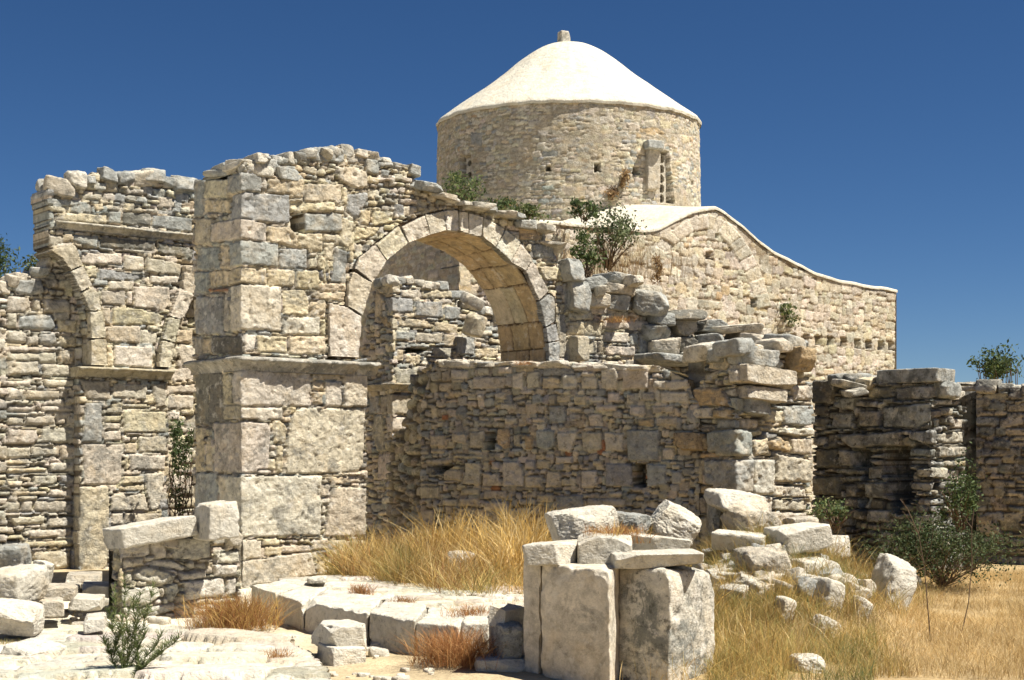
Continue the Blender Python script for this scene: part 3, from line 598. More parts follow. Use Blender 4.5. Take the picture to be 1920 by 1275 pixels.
# ------------------------------------------------------------------ long blocking wall under the arch
CW = Plane([xy(785, 19.65), xy(1310, 17.95)])
s5 = [(P, dict(b='c', t='t', g='g', y='y').get(k, k)) for P, k in parse("""400 98 520 95 615 115 615 150 420 140 b;620 105 810 110 815 135 625 130 g;830 108 1010 108 1010 150 835 145 b;1015 108 1140 112 1135 150 1015 150 b;1145 115 1300 125 1300 165 1150 165 b;480 150 580 155 585 205 485 205 b;600 190 780 190 775 262 600 260 b;625 140 690 185 b;740 135 820 140 820 180 740 180 b;815 180 880 165 875 265 815 262 b;890 165 960 160 970 255 890 260 b;980 200 1030 190 1080 200 1070 260 980 260 y;1085 180 1165 180 1170 260 1090 262 b;1190 190 1275 190 1280 260 1185 262 b;1300 145 1380 140 1400 180 1385 265 1300 262 b;1415 145 1550 125 1565 150 1562 265 1415 265 b;1575 170 1640 205 b;1580 215 1780 205 1785 250 1700 270 1580 260 b
720 280 790 280 790 320 725 318 b;1055 295 1130 290 1130 335 1055 335 y;1150 290 1225 290 1225 345 1150 345 y;1235 295 1310 300 1310 335 1235 335 b;1330 275 1405 275 1405 335 1330 330 b;1440 285 1480 340 b;1525 280 1590 275 1590 330 1525 325 b;1620 268 1780 275 1780 340 1625 335 b;1010 350 1105 348 1110 440 1015 450 g;1120 355 1200 380 b;1125 390 1190 430 g;1225 395 1300 390 1315 465 1235 465 b;1270 345 1390 380 b;1455 350 1540 345 1550 400 1520 415 1455 400 b;1575 350 1700 345 1700 395 1580 395 b;1500 420 1590 465 o;1600 410 1715 465 b;920 415 995 445 b;770 415 845 450 b;750 335 850 375 b;430 395 470 430 r;620 285 665 320 b;440 275 470 305 c
370 510 450 575 t;580 490 665 585 t;485 500 570 500 575 570 490 550 t;730 475 805 475 805 580 770 590 730 560 o;820 500 860 570 t;880 505 935 510 930 590 885 590 o;945 480 1050 480 1050 570 1010 600 945 580 g;1060 490 1180 490 1140 610 1065 600 b;1185 490 1305 490 1305 590 1250 615 1200 600 t;1315 490 1425 500 1425 600 1320 600 b;1440 480 1620 480 1615 655 1440 655 g;1630 580 1700 650 b;370 585 450 612 t;495 615 655 640 t;290 590 360 618 t;345 640 495 640 470 672 345 672 t
555 655 645 655 645 785 555 785 t;650 650 690 705 t;700 655 750 700 b;655 715 755 790 t;765 655 860 655 880 700 880 795 765 795 b;885 650 935 695 b;945 645 1025 650 1020 700 945 695 t;885 730 985 735 980 800 885 800 t;1000 700 1080 710 1085 800 990 800 t;1190 700 1280 705 1280 800 1190 800 b;1320 660 1470 665 1475 795 1320 795 g;1550 665 1660 670 1660 790 1550 795 g;1680 670 1740 700 b;435 695 540 700 540 765 440 760 t;1050 625 1150 670 b;1255 645 1310 680 t;1680 705 1740 780 g
530 800 640 840 t;660 810 790 860 b;945 830 1040 880 t;1045 840 1200 835 1210 930 1050 950 g;1220 855 1440 860 1430 905 1225 900 b;1340 820 1420 850 b;525 850 640 900 t;660 870 800 930 b;300 790 420 860 t;430 860 520 900 t""", 2.909, 680, 640)]
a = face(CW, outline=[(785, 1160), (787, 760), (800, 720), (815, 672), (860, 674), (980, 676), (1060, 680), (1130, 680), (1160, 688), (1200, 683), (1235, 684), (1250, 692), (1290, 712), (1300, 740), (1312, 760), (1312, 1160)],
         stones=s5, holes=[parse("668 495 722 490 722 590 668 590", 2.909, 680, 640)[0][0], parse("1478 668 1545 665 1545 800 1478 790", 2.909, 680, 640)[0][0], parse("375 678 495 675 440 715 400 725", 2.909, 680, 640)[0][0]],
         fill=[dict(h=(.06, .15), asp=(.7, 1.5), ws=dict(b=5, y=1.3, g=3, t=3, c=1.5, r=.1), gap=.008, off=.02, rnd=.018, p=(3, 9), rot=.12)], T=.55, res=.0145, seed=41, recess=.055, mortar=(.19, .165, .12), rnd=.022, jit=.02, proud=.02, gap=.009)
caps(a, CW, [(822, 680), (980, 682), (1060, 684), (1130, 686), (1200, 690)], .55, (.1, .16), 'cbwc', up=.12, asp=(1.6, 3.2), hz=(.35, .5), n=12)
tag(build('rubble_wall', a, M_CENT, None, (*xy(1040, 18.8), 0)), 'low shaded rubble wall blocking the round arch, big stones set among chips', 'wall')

# ------------------------------------------------------------------ right pier with overhanging long stones
CR = xy(1380, 17.5); FR = Plane([CR + V * 1.6, CR, CR + U * 3]); sa = FR.st(1298, 800)[0]; sb = FR.st(1524, 800)[0]
FR = Plane([CR + V * (FR.cum[1] - sa), CR, CR + U * (sb - FR.cum[1])])
s6 = parse("""1040 350 1150 345 1170 400 1140 430 1040 425 y;1145 325 1330 322 1420 340 1420 400 1250 420 1175 390 g;1425 340 1495 400 1450 425 1420 405 g;1180 420 1330 412 1550 440 1545 535 1330 510 1185 510 c;1115 545 1330 525 1530 575 1520 630 1400 625 1120 580 c;1175 585 1385 600 1385 690 1340 705 1190 660 g;1490 640 1670 635 1672 765 1490 755 g;1395 660 1490 665 1480 745 1385 740 t;1250 710 1355 715 1350 785 1250 775 b;1355 760 1480 765 1470 805 1360 790 y;1485 770 1675 775 1672 828 1485 815 c;1040 790 1220 778 1290 790 1290 945 1045 945 g;1300 840 1395 830 1400 930 1320 945 y;1405 845 1470 825 1525 850 1525 920 1410 900 o;1532 830 1665 835 1665 935 1535 925 c
870 815 960 805 1040 825 1035 905 900 900 o;895 955 1020 960 1010 1110 895 1105 y;1025 965 1300 955 1300 1165 1025 1140 g;1305 960 1440 960 1435 1180 1310 1170 w;1445 925 1658 960 1650 1105 1445 1095 t;1435 1110 1620 1120 1640 1190 1440 1185 c;1440 1195 1640 1205 1640 1270 1440 1265 b;945 530 1130 530 1165 600 1160 645 950 640 o;1085 660 1185 655 1185 720 1085 715 o;950 650 1075 720 t;915 755 1060 770 1055 800 920 795 o;960 920 1100 955 o;1080 720 1245 780 g;1530 510 1665 515 1665 610 1560 610 c;1525 300 1650 300 1640 420 1560 430 1520 400 o;1390 250 1520 250 1520 300 1400 300 g;1260 290 1350 245 1385 290 1380 310 1260 305 w;1360 430 1440 440 1400 400 b;1585 435 1660 470 c;1650 700 1670 760 g
950 1115 1080 1170 o;955 1180 1030 1290 b;1040 1160 1300 1290 g;1310 1185 1440 1290 c;1440 1275 1640 1400 b;900 1300 1300 1500 b""", 3.1875, 1000, 560)
rpier = empty('stone_pier', (*CR, 0)); PO = (*CR, 0.)
tag(rpier, 'thick broken pier with long stones jutting out, right of the shaded wall', 'pier ruin')
a = face(FR, outline=[(1298, 1180), (1298, 735), (1322, 700), (1325, 672), (1350, 668), (1362, 665), (1440, 655), (1470, 655), (1480, 640), (1516, 655), (1522, 690), (1524, 1180)], stones=s6, fill=dict(h=(.06, .14), asp=(1, 2.4), ws=dict(y=3, c=2, g=2), off=.04), T=.9, res=.015, seed=51, rough=.02, rnd=.03, recess=.13, jit=.04, proud=.02)
caps(a, FR, [(1330, 672), (1365, 660), (1440, 655), (1480, 640), (1515, 655)], .9, (.12, .24), 'gwcg', up=.6)
build('masonry', a, M_WALL, rpier, PO)
def jut(px0, px1, py, hpx, Y, col, tilt=0, dep=.5, yaw=None):
    a = Acc(); wd = (px1 - px0) / F * Y; h = hpx / F * Y
    rock(a, pt((px0 + px1) / 2, py, Y + .3), (wd / 1.02, dep, h * 1.05), TH - .1 if yaw is None else yaw, col, n=24, block=.95, cuts=3, rough=.07, tilt=(0, tilt))
    build('jutting_stone', a, M_ROCK, rpier, PO)
jut(1360, 1452, 672, 32, 17.5, 'g', .05); jut(1356, 1492, 707, 34, 17.45, 'c', .05); jut(1366, 1470, 740, 24, 17.5, 'c', .08); jut(1372, 1436, 762, 30, 17.5, 'g', .05)
jut(1271, 1330, 829, 30, 17.75, 'o', .04, .4); jut(1325, 1366, 682, 28, 17.9, 'y'); jut(1474, 1520, 674, 42, 17.9, 'o', 0, .4)

# ------------------------------------------------------------------ ruined wall with dark niches at right
CN = xy(1746, 18.6); FN = Plane([CN + V * 3, CN, CN + U * .9]); sa = FN.st(1520, 800)[0]; sb = FN.st(1808, 800)[0]
FN = Plane([CN + V * (FN.cum[1] - sa), CN, CN + U * (sb - FN.cum[1])])
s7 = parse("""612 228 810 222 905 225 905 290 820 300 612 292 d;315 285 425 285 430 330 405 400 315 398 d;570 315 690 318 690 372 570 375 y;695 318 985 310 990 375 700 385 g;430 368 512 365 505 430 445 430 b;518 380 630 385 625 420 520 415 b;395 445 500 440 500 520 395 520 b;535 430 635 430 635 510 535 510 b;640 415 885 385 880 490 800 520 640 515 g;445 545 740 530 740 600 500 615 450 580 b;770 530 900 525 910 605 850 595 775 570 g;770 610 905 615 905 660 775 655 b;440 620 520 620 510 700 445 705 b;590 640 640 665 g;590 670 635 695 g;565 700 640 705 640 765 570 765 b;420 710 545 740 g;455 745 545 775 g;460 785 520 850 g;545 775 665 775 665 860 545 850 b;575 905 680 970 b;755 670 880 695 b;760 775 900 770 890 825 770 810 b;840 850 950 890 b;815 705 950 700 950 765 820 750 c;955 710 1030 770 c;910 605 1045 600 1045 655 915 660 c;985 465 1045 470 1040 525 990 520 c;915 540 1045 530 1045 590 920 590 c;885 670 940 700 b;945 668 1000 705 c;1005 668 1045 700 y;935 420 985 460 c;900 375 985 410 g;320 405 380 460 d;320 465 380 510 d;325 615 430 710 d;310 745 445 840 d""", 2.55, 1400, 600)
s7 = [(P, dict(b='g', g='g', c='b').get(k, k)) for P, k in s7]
ni = [parse(t, 2.55, 1400, 600)[0][0] for t in ("505 618 590 622 580 700 565 765 540 765 530 700 510 705", "640 610 775 600 775 700 755 770 750 850 668 855 660 770 640 700", "520 850 560 775 545 745 565 765 570 870 545 920", "735 690 785 700 790 860 690 930 672 860 740 830")]
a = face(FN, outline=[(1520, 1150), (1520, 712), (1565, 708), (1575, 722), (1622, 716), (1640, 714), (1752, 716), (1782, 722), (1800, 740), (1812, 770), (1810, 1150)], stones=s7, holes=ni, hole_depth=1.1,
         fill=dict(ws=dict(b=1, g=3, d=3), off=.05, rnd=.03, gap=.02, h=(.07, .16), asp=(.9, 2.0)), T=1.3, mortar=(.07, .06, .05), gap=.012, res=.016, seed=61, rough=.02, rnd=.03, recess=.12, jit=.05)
_p = CN + V * .45 + U * .3; rock(a, (_p[0], _p[1], EYE + (HZ - 704) / F * 18.8), (1.0, .6, .2), TH + math.pi / 2, 'g', n=24, block=1, cuts=-2)
rock(a, pt(1762, 732, 18.9), (.4, .5, .22), TH, 'g', n=12); rock(a, pt(1590, 722, 19.4), (.45, .4, .1), .3, 'w', n=12, tilt=(.1, .2)); rock(a, pt(1603, 735, 19.2), (.3, .3, .1), .3, 'w', n=12, tilt=(.1, -.2))
caps(a, FN, [(1560, 712), (1630, 716)], .7, (.1, .2), 'ygc', up=.4)
caps(a, FN, [(1756, 722), (1800, 742)], .7, (.1, .16), 'gcw', up=.4)
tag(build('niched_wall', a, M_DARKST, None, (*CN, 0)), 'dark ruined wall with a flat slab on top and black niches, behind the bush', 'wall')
BW = Plane([xy(1780, 21.2), xy(2010, 20.3)])
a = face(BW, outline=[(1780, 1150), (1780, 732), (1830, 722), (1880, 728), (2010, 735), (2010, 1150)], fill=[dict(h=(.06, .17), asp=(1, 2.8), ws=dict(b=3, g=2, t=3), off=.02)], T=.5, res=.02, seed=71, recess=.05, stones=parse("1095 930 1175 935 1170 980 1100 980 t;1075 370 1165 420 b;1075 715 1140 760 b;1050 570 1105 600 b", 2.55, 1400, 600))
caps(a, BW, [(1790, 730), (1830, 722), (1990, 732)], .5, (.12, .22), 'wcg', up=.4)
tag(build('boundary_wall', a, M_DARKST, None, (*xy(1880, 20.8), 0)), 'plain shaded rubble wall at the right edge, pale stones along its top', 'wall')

# ------------------------------------------------------------------ chapel
GP1 = xy(1681, 36.0); gq = Plane([GP1 - U, GP1]); GA = gq.st(860, 600)[0]; GP0 = GP1 + U * (GA - 1)
FG = Plane([GP0, GP1])
DC = np.array([1.43, 34.96]) + V * 1.0; DC = np.array([(1065 - CX) / F * 36.3, 36.3]); DR = 245.5 / F * 36.3
chap = empty('domed_chapel', (*DC, 0)); CO = (*DC, 0.)
tag(chap, 'stone chapel with round drum, whitewashed dome and curved gable rising behind the ruin', 'chapel')
gtop = [(860, 420), (1040, 416), (1205, 432), (1232, 430), (1262, 414), (1295, 398), (1318, 391), (1340, 390), (1362, 402), (1395, 428), (1420, 452), (1450, 472), (1490, 494), (1530, 514), (1580, 528), (1640, 538), (1681, 545)]
og = [(1203, 545), (1212, 500), (1228, 462), (1256, 432), (1292, 410), (1328, 401), (1360, 413), (1390, 442), (1412, 476), (1432, 520), (1446, 575)]
ig = [(1234, 548), (1238, 505), (1252, 474), (1276, 450), (1302, 434), (1328, 428), (1345, 437), (1366, 460), (1385, 490), (1405, 530), (1420, 580)]
sg = []
def lerp(a, b, t): return (a[0] + (b[0] - a[0]) * t, a[1] + (b[1] - a[1]) * t)
for i in range(len(og) - 1):
    for h0, h1 in (((0, .48), (.52, 1)) if i not in (3, 4, 6) else ((0, 1),)) if True else ():
        pass
    for (h0, h1) in ([(0, .5), (.5, 1)] if i not in (3, 4, 6) else [(0, 1)]):
        sg.append(([lerp(og[i], og[i + 1], h0), lerp(og[i], og[i + 1], h1), lerp(ig[i], ig[i + 1], h1), lerp(ig[i], ig[i + 1], h0)], random.choice('ctcb')))
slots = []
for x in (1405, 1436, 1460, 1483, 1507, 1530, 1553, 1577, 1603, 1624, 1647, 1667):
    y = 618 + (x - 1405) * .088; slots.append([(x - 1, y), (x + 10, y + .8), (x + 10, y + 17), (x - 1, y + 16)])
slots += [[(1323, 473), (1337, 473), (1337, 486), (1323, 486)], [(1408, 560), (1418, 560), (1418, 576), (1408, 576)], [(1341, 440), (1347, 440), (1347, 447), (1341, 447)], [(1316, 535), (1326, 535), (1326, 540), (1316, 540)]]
WSG = dict(c=5, y=1, t=4, b=2, o=.25)
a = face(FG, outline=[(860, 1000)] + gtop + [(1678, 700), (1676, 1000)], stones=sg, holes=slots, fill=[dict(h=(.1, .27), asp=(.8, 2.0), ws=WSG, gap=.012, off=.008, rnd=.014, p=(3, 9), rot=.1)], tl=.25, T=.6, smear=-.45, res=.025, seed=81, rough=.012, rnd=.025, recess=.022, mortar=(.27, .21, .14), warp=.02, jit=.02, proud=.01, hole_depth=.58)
build('gable_wall', a, M_CHAPEL, chap, CO)
# right flank of the chapel, running back from the gable corner
SW = Plane([GP1, GP1 + V * 9]); sw = Acc()
zt = FG.st(1681, 545)[1]
sv = np.array([[*GP1, 0], [*(GP1 + V * 9), 0], [*(GP1 + V * 9), zt], [*GP1, zt]]); sw.add(sv + np.array([-.35 * U[0] * 0, 0, -.05]), [[0, 1, 2, 3]], PAL['c'])
build('flank_wall', sw, M_CHAPEL, chap, CO, smooth=False)
# white roof over the gable arm: lofted back towards the drum
ra = Acc(); gst = [FG.st(*p) for p in gtop]
gs = []
for i in range(len(gst) - 1):
    for k in range(8): gs.append(lerp(gst[i], gst[i + 1], k / 8))
gs.append(gst[-1]); gs = np.array(gs)
for _ in range(3): gs[1:-1, 1] = (gs[:-2, 1] + gs[1:-1, 1] * 2 + gs[2:, 1]) / 4
nb_ = 26; rows = []
for k in range(nb_):
    q = max(0, k - 2) / (nb_ - 3) * 4.6; drop = [-.08, -.03, 0][min(k, 2)]; outw = [.03, .04, .01][min(k, 2)] if k < 3 else 0
    P = FG.xyz(gs[:, 0], gs[:, 1] + .03 + drop + q * .16 + fb2(gs[:, 0] * 2, np.full(len(gs), q), 3) * .03, np.full(len(gs), outw - q) if k != 0 else np.full(len(gs), .03))
    rows.append(P)
rows = np.array(rows); ii = np.arange(rows.shape[0] * rows.shape[1]).reshape(rows.shape[:2])
ra.add(rows.reshape(-1, 3), np.c_[ii[:-1, :-1].ravel(), ii[1:, :-1].ravel(), ii[1:, 1:].ravel(), ii[:-1, 1:].ravel()], (.60, .56, .46))
build('arm_roof', ra, M_PLAST, chap, CO)
# drum
TC = math.atan2(-DC[1], -DC[0])            # direction from the drum to the camera
Zb, Zt = 5.0, EYE + (HZ - 243) / F * 36.3
class Cyl:
    def st(s, px, py):
        r = (px - CX) / F; d = np.array([r, 1]); d = d / np.linalg.norm(d); b = d @ DC; c = DC @ DC - DR * DR
        q = b * b - c; q = max(q, 0); P = d * (b - math.sqrt(q)); z = EYE + (HZ - py) / F * P[1]
        a = math.atan2(*(P - DC)[::-1]); return (a - TC + math.pi) % (2 * math.pi) - math.pi, z
    def xyz(s, S, T, H):
        a = S / DR + TC; r = DR + H - .02 + (Zt - T) * .018
        z = T - .16 * np.cos(S / DR) * np.clip((T - Zb) / (Zt - Zb), 0, 1)
        return np.stack([DC[0] + r * np.cos(a), DC[1] + r * np.sin(a), z], -1)
cy = Cyl(); _st = cy.st
cy.st = lambda px, py: (_st(px, py)[0] * DR, _st(px, py)[1] + .12)
dh = [[(1024, 311), (1032, 311), (1032, 322), (1024, 322)], [(1115, 309), (1126, 309), (1126, 323), (1115, 323)], [(1187, 315), (1198, 315), (1198, 330), (1187, 330)],
      [(1234, 286), (1253, 286), (1264, 386), (1238, 386)], [(862, 295), (882, 292), (884, 340), (866, 345)], [(1296, 345), (1300, 345), (1300, 352), (1296, 352)]]
dst = parse("""1330 640 1420 630 1480 655 1490 680 1420 680 1350 665 o;1260 610 1330 600 1345 650 1280 655 c;1590 690 1640 700 1640 740 1590 730 y;1360 590 1440 580 1450 620 1370 625 c;1460 590 1530 600 1530 650 1460 640 y;1100 560 1180 555 1185 600 1110 610 c;750 770 850 770 850 805 755 805 g;320 660 395 665 395 750 325 745 g""", 3.188, 780, 40)
a = face(cy, box=(-DR * 2.2, DR * 2.2, Zb, Zt + .02), stones=dst, holes=dh, fill=[dict(h=(.06, .15), asp=(1, 2.8), ws=dict(c=5, y=1.5, t=4, g=2, w=1, o=.3), gap=.012, off=.01, rnd=.016, p=(3, 8), rot=.1)], tl=.3, T=.5, res=.026, seed=91, recess=.02, mortar=(.36, .31, .23), warp=.03, rough=.014, hole_depth=.3, jit=.012, back=False, smear=.15)
build('drum', a, M_CHAPEL, chap, CO)
def on_drum(px, py, out=0.):
    s_, z = cy.st(px, py); return cy.xyz(np.array([s_]), np.array([z]), np.array([out]))[0]
# pierced stone window panels
def panel(pxs, pys, n, hr):
    a = Acc(); p0 = on_drum(sum(pxs) / 2, sum(pys) / 2, -.12); wd = (pxs[1] - pxs[0]) / F * p0[1] * 1.25; ht = (pys[1] - pys[0]) / F * p0[1]
    nx, nz = 16, int(16 * ht / wd); g = np.zeros((nx + 1, nz + 1), bool)
    X, Z = np.meshgrid(np.linspace(-.5, .5, nx + 1) * wd, np.linspace(-.5, .5, nz + 1) * ht, indexing='ij'); cc = np.ones((nx, nz), bool)
    Xc = (X[:-1, :-1] + X[1:, 1:]) / 2; Zc = (Z[:-1, :-1] + Z[1:, 1:]) / 2
    for k in range(n):
        zc = (-.5 + (k + .55) / n) * ht; cc &= np.hypot(Xc, Zc - zc) > hr * wd
    rd = (p0[:2] - DC) / np.linalg.norm(p0[:2] - DC); td = np.array([-rd[1], rd[0]])
    idx = np.arange(X.size).reshape(X.shape); I, J = np.nonzero(cc); lay = []
    for dth in (0, -.06):
        P = np.concatenate([(p0[:2] + rd * dth) + td * X[..., None], (p0[2] + Z)[..., None]], -1); lay.append(P.reshape(-1, 3))
    q = np.c_[idx[I, J], idx[I + 1, J], idx[I + 1, J + 1], idx[I, J + 1]]; N0 = X.size
    fs = [q, q[:, ::-1] + N0]; cp = np.pad(cc, 1)
    e1 = np.argwhere(cp[1:, 1:-1] != cp[:-1, 1:-1]); e2 = np.argwhere(cp[1:-1, 1:] != cp[1:-1, :-1])
    A = np.r_[idx[e1[:, 0], e1[:, 1]], idx[e2[:, 0], e2[:, 1]]]; B = np.r_[idx[e1[:, 0], e1[:, 1] + 1], idx[e2[:, 0] + 1, e2[:, 1]]]
    fs.append(np.c_[A, B, B + N0, A + N0]); a.add(np.concatenate(lay), np.concatenate(fs), (.50, .46, .38))
    build('window', a, M_CHAPEL, chap, CO, smooth=False)
panel((1236, 1256), (292, 384), 5, .33); panel((866, 882), (298, 342), 2, .3)
a = Acc(); p = on_drum(1221, 312, .03); rock(a, p, (.36, .22, 1.2), TC + math.pi / 2 + .5, 'c', n=24, block=1, cuts=1, rough=.05)
p = on_drum(1219, 276, .14); rock(a, p, (.46, .34, .2), TC + math.pi / 2 + .5, 'g', n=12, block=.9, cuts=4); build('carved_stone', a, M_CHAPEL, chap, CO)
# dome
prf = [(246, 243), (247, 238), (244, 234), (229, 223), (200, 203), (160, 174), (126, 149), (97, 124), (70, 104), (45, 90), (22, 84.5), (0, 83)]
rr = []; 
for i in range(len(prf) - 1):
    for k in range(6): rr.append(lerp(prf[i], prf[i + 1], k / 6))
rr.append(prf[-1]); rr = np.array(rr)
for _ in range(4): rr[6:-1] = (rr[5:-2] + rr[6:-1] * 2 + rr[7:]) / 4
Rr = rr[:, 0] / F * 36.3 + .0; Zr = EYE + (HZ - rr[:, 1]) / F * 36.3
na = 160; an = np.linspace(0, 2 * math.pi, na, endpoint=False)
AA, RRg = np.meshgrid(an, Rr, indexing='ij'); ZZ = np.broadcast_to(Zr, AA.shape).copy()
wt = np.clip(RRg / DR, 0, 1); ZZ -= .16 * np.cos(AA - TC) * wt ** 2
rg = RRg + (fb2(AA * 9, ZZ * 2, 5) * .03 + fb2(np.cos(AA) * 3 + 5, np.sin(AA) * 3 + ZZ + 5, 8) * .03) * np.clip(wt * 2, 0, 1); ZZ += fb2(AA * 14, ZZ * 1, 4) * .03 * wt
ii = np.arange(AA.size).reshape(AA.shape); nx_ = np.roll(ii, -1, 0)
a = Acc(); a.add(np.c_[(DC[0] + rg * np.cos(AA)).ravel(), (DC[1] + rg * np.sin(AA)).ravel(), ZZ.ravel()], np.c_[ii[:, :-1].ravel(), nx_[:, :-1].ravel(), nx_[:, 1:].ravel(), ii[:, 1:].ravel()], (.60, .565, .47))
a.add(np.c_[(DC[0] + (Rr[0] - np.outer(np.ones(na), [0, .25])) * np.cos(an)[:, None]).ravel(), (DC[1] + (Rr[0] - np.outer(np.ones(na), [0, .25])) * np.sin(an)[:, None]).ravel(),
            (Zr[0] - .16 * np.cos(an - TC)[:, None] + np.outer(np.ones(na), [0, .03])).ravel()],
      np.c_[np.arange(na) * 2, (np.arange(na) * 2 + 2) % (2 * na), (np.arange(na) * 2 + 3) % (2 * na), np.arange(na) * 2 + 1], (.5, .46, .38))
dm = build('dome', a, M_PLAST, chap, CO)
a = Acc(); rock(a, (DC[0] - .1, DC[1], EYE + (HZ - 75) / F * 36.3), (.31, .31, .42), .4, 'w', n=12, block=.9, cuts=1, rough=.05, taper=.12)
fo = build('finial', a, M_WALL, dm, CO)
# left flank of the chapel, shaded, glimpsed through the arch
FL = Plane([GP0 + V * 7, GP0])
a = face(FL, box=(0, 7, 0, EYE + (HZ - 424) / F * GP0[1]), fill=[dict(h=(.09, .22), asp=(.9, 2.2), ws=WSG, gap=.02, off=.015, rnd=.025)], T=.3, res=.035, seed=83, recess=.02, mortar=(.42, .36, .28))
build('side_wall', a, M_CHAPEL, chap, CO)

# ------------------------------------------------------------------ paving and bench in the foreground
class Floor:
    def __init__(s, z): s.z = z
    def st(s, px, py): Y = (EYE - s.z) * F / (py - HZ); return (px - CX) / F * Y, Y
    def xyz(s, S, T, H): return np.stack([S, T, s.z + H], -1)
WP = dict(w=5, c=2, b=.3)
b_st = parse("""240 680 365 725 440 690 330 655 w;365 727 525 765 640 715 445 690 w;527 765 900 832 960 770 640 712 w;903 833 1170 885 1240 815 965 768 w;1195 872 1430 905 1480 850 1250 815 w;1432 905 1592 902 1590 860 1482 850 w""", 3.0968, 400, 880)
FBn = Floor(.28)
bench = empty('curved_bench', (*FBn.st(700, 1148), 0)); BO = (*FBn.st(700, 1148), 0.)
tag(bench, 'low curved bench of big pale blocks, white on top, in front of the grass', 'stone bench')
ft = [(470, 1097), (518, 1114), (570, 1128), (691, 1149), (779, 1166), (862, 1172), (916, 1171)]
dpt = [(530, 1090), (568, 1100), (612, 1106), (722, 1122), (806, 1138), (880, 1150), (930, 1152)]
for i in range(len(ft) - 1):
    g = .004
    c = [FBn.st(*lerp(ft[i], ft[i + 1], g + .01)), FBn.st(*lerp(ft[i], ft[i + 1], 1 - g - .01)), FBn.st(*lerp(dpt[i], dpt[i + 1], .97)), FBn.st(*lerp(dpt[i], dpt[i + 1], .03))]
    zt = .28 + rng.uniform(-.012, .012); a = Acc(); out = .02 if i % 2 else -.01
    block8(a, [(x, y, -.08) for x, y in c], [(x, y - (out if k < 2 else 0), zt + (.0 if k < 2 else .01)) for k, (x, y) in enumerate(c)], 'w', rough=.016, sharp=45)
    build('bench_block', a, M_PALE, bench, BO)
a = face(Floor(.275), outline=[(525, 1092), (568, 1102), (612, 1108), (722, 1124), (806, 1140), (880, 1152), (932, 1156), (990, 1156), (1010, 1104), (900, 1090), (780, 1078), (600, 1078), (520, 1082)], fill=[dict(h=(.16, .4), asp=(.9, 2.4), ws=WP, gap=.02, off=.015, rnd=.014, rot=.15)],
         T=.3, res=.02, seed=101, tl=.25, rough=.01, recess=.03, mortar=(.45, .38, .26), back=False)
build('bench_top', a, M_PALE, bench, BO)
a = face(Floor(.07), outline=[(-60, 1262), (-60, 1190), (60, 1150), (215, 1168), (330, 1172), (430, 1168), (545, 1196), (600, 1230), (640, 1300), (-60, 1310)], fill=[dict(h=(.18, .5), asp=(1, 2.6), ws=WP, gap=.02, off=.03, rnd=.018, rot=.2, p=(2.6, 9))],
         T=.2, res=.022, seed=103, tl=.25, rough=.01, recess=.06, mortar=(.44, .38, .27), back=False, warp=.04)
tag(build('limestone_ledge', a, M_PALE, None, (*Floor(.07).st(300, 1210), 0)), 'flat sunbleached ledge of cracked slabs at the lower left', 'ledge')

# ------------------------------------------------------------------ low dry-stone wall beside the pillar
_w0 = xy(226, 13.7); _wd = xy(452, 14.6) - _w0; _wd /= np.hypot(*_wd)
DW = Plane([_w0 + .4 * np.array([-_wd[1], _wd[0]]), _w0, xy(452, 14.6)])
s8 = [(P, 'w' if k == 'c' else k) for P, k in parse("""890 245 1125 240 1130 320 900 400 c;1140 210 1250 215 1260 345 1160 350 1135 290 c;1280 190 1580 190 1580 350 1440 362 1290 345 w;1390 165 1510 180 c;920 345 1090 335 1095 400 930 430 c;1100 320 1170 365 w;1150 355 1300 355 1430 420 1380 442 1140 400 w;1010 450 1110 400 1330 470 1310 540 1200 550 1010 510 w;1460 385 1560 430 c;1500 345 1610 375 c;1350 450 1560 440 1560 500 1360 520 w;1380 520 1690 490 1700 620 1410 672 c;1600 280 1690 270 1700 350 1620 370 w;1650 300 1795 285 1800 385 1640 385 c;1590 390 1790 390 1780 480 1600 490 c;1700 500 1780 490 1785 620 1710 630 c
900 570 1190 562 1215 630 1110 700 900 690 c;1240 560 1340 530 1360 600 1300 690 1260 670 c;1100 710 1310 680 1320 750 1100 800 w;1325 690 1440 735 c;1330 740 1430 800 w;1450 725 1555 775 c;1440 780 1525 828 w;1540 770 1620 835 c;1620 700 1780 770 c;1560 640 1780 690 c;1180 800 1340 850 c;920 720 1080 840 c;1350 810 1430 850 c;890 410 930 560 y;850 250 890 450 y;770 410 855 520 c;940 450 1005 540 c;820 120 1000 240 c;1590 200 1700 260 o""", 4, 0, 960)]
a = face(DW, outline=[(208, 1185), (208, 1030), (226, 1018), (300, 1008), (360, 1002), (452, 1004), (452, 1185)], stones=s8, fill=[dict(h=(.04, .11), asp=(1, 2.5), ws=dict(c=4, w=3, t=2), off=.04, rnd=.05, p=(2.5, 5))], T=.55, res=.013, seed=111, recess=.06, rnd=.03, rough=.02, jit=.025, tl=.4, mortar=(.36, .31, .22))
caps(a, DW, [(230, 1024), (300, 1014), (360, 1008), (440, 1010)], .5, (.08, .14), 'cwc', up=.1)
tag(build('dry_stone_wall', a, M_ROCK, None, (*xy(300, 14.3), 0)), 'low dry stone wall of small pale stones leaning on the pillar foot', 'wall')

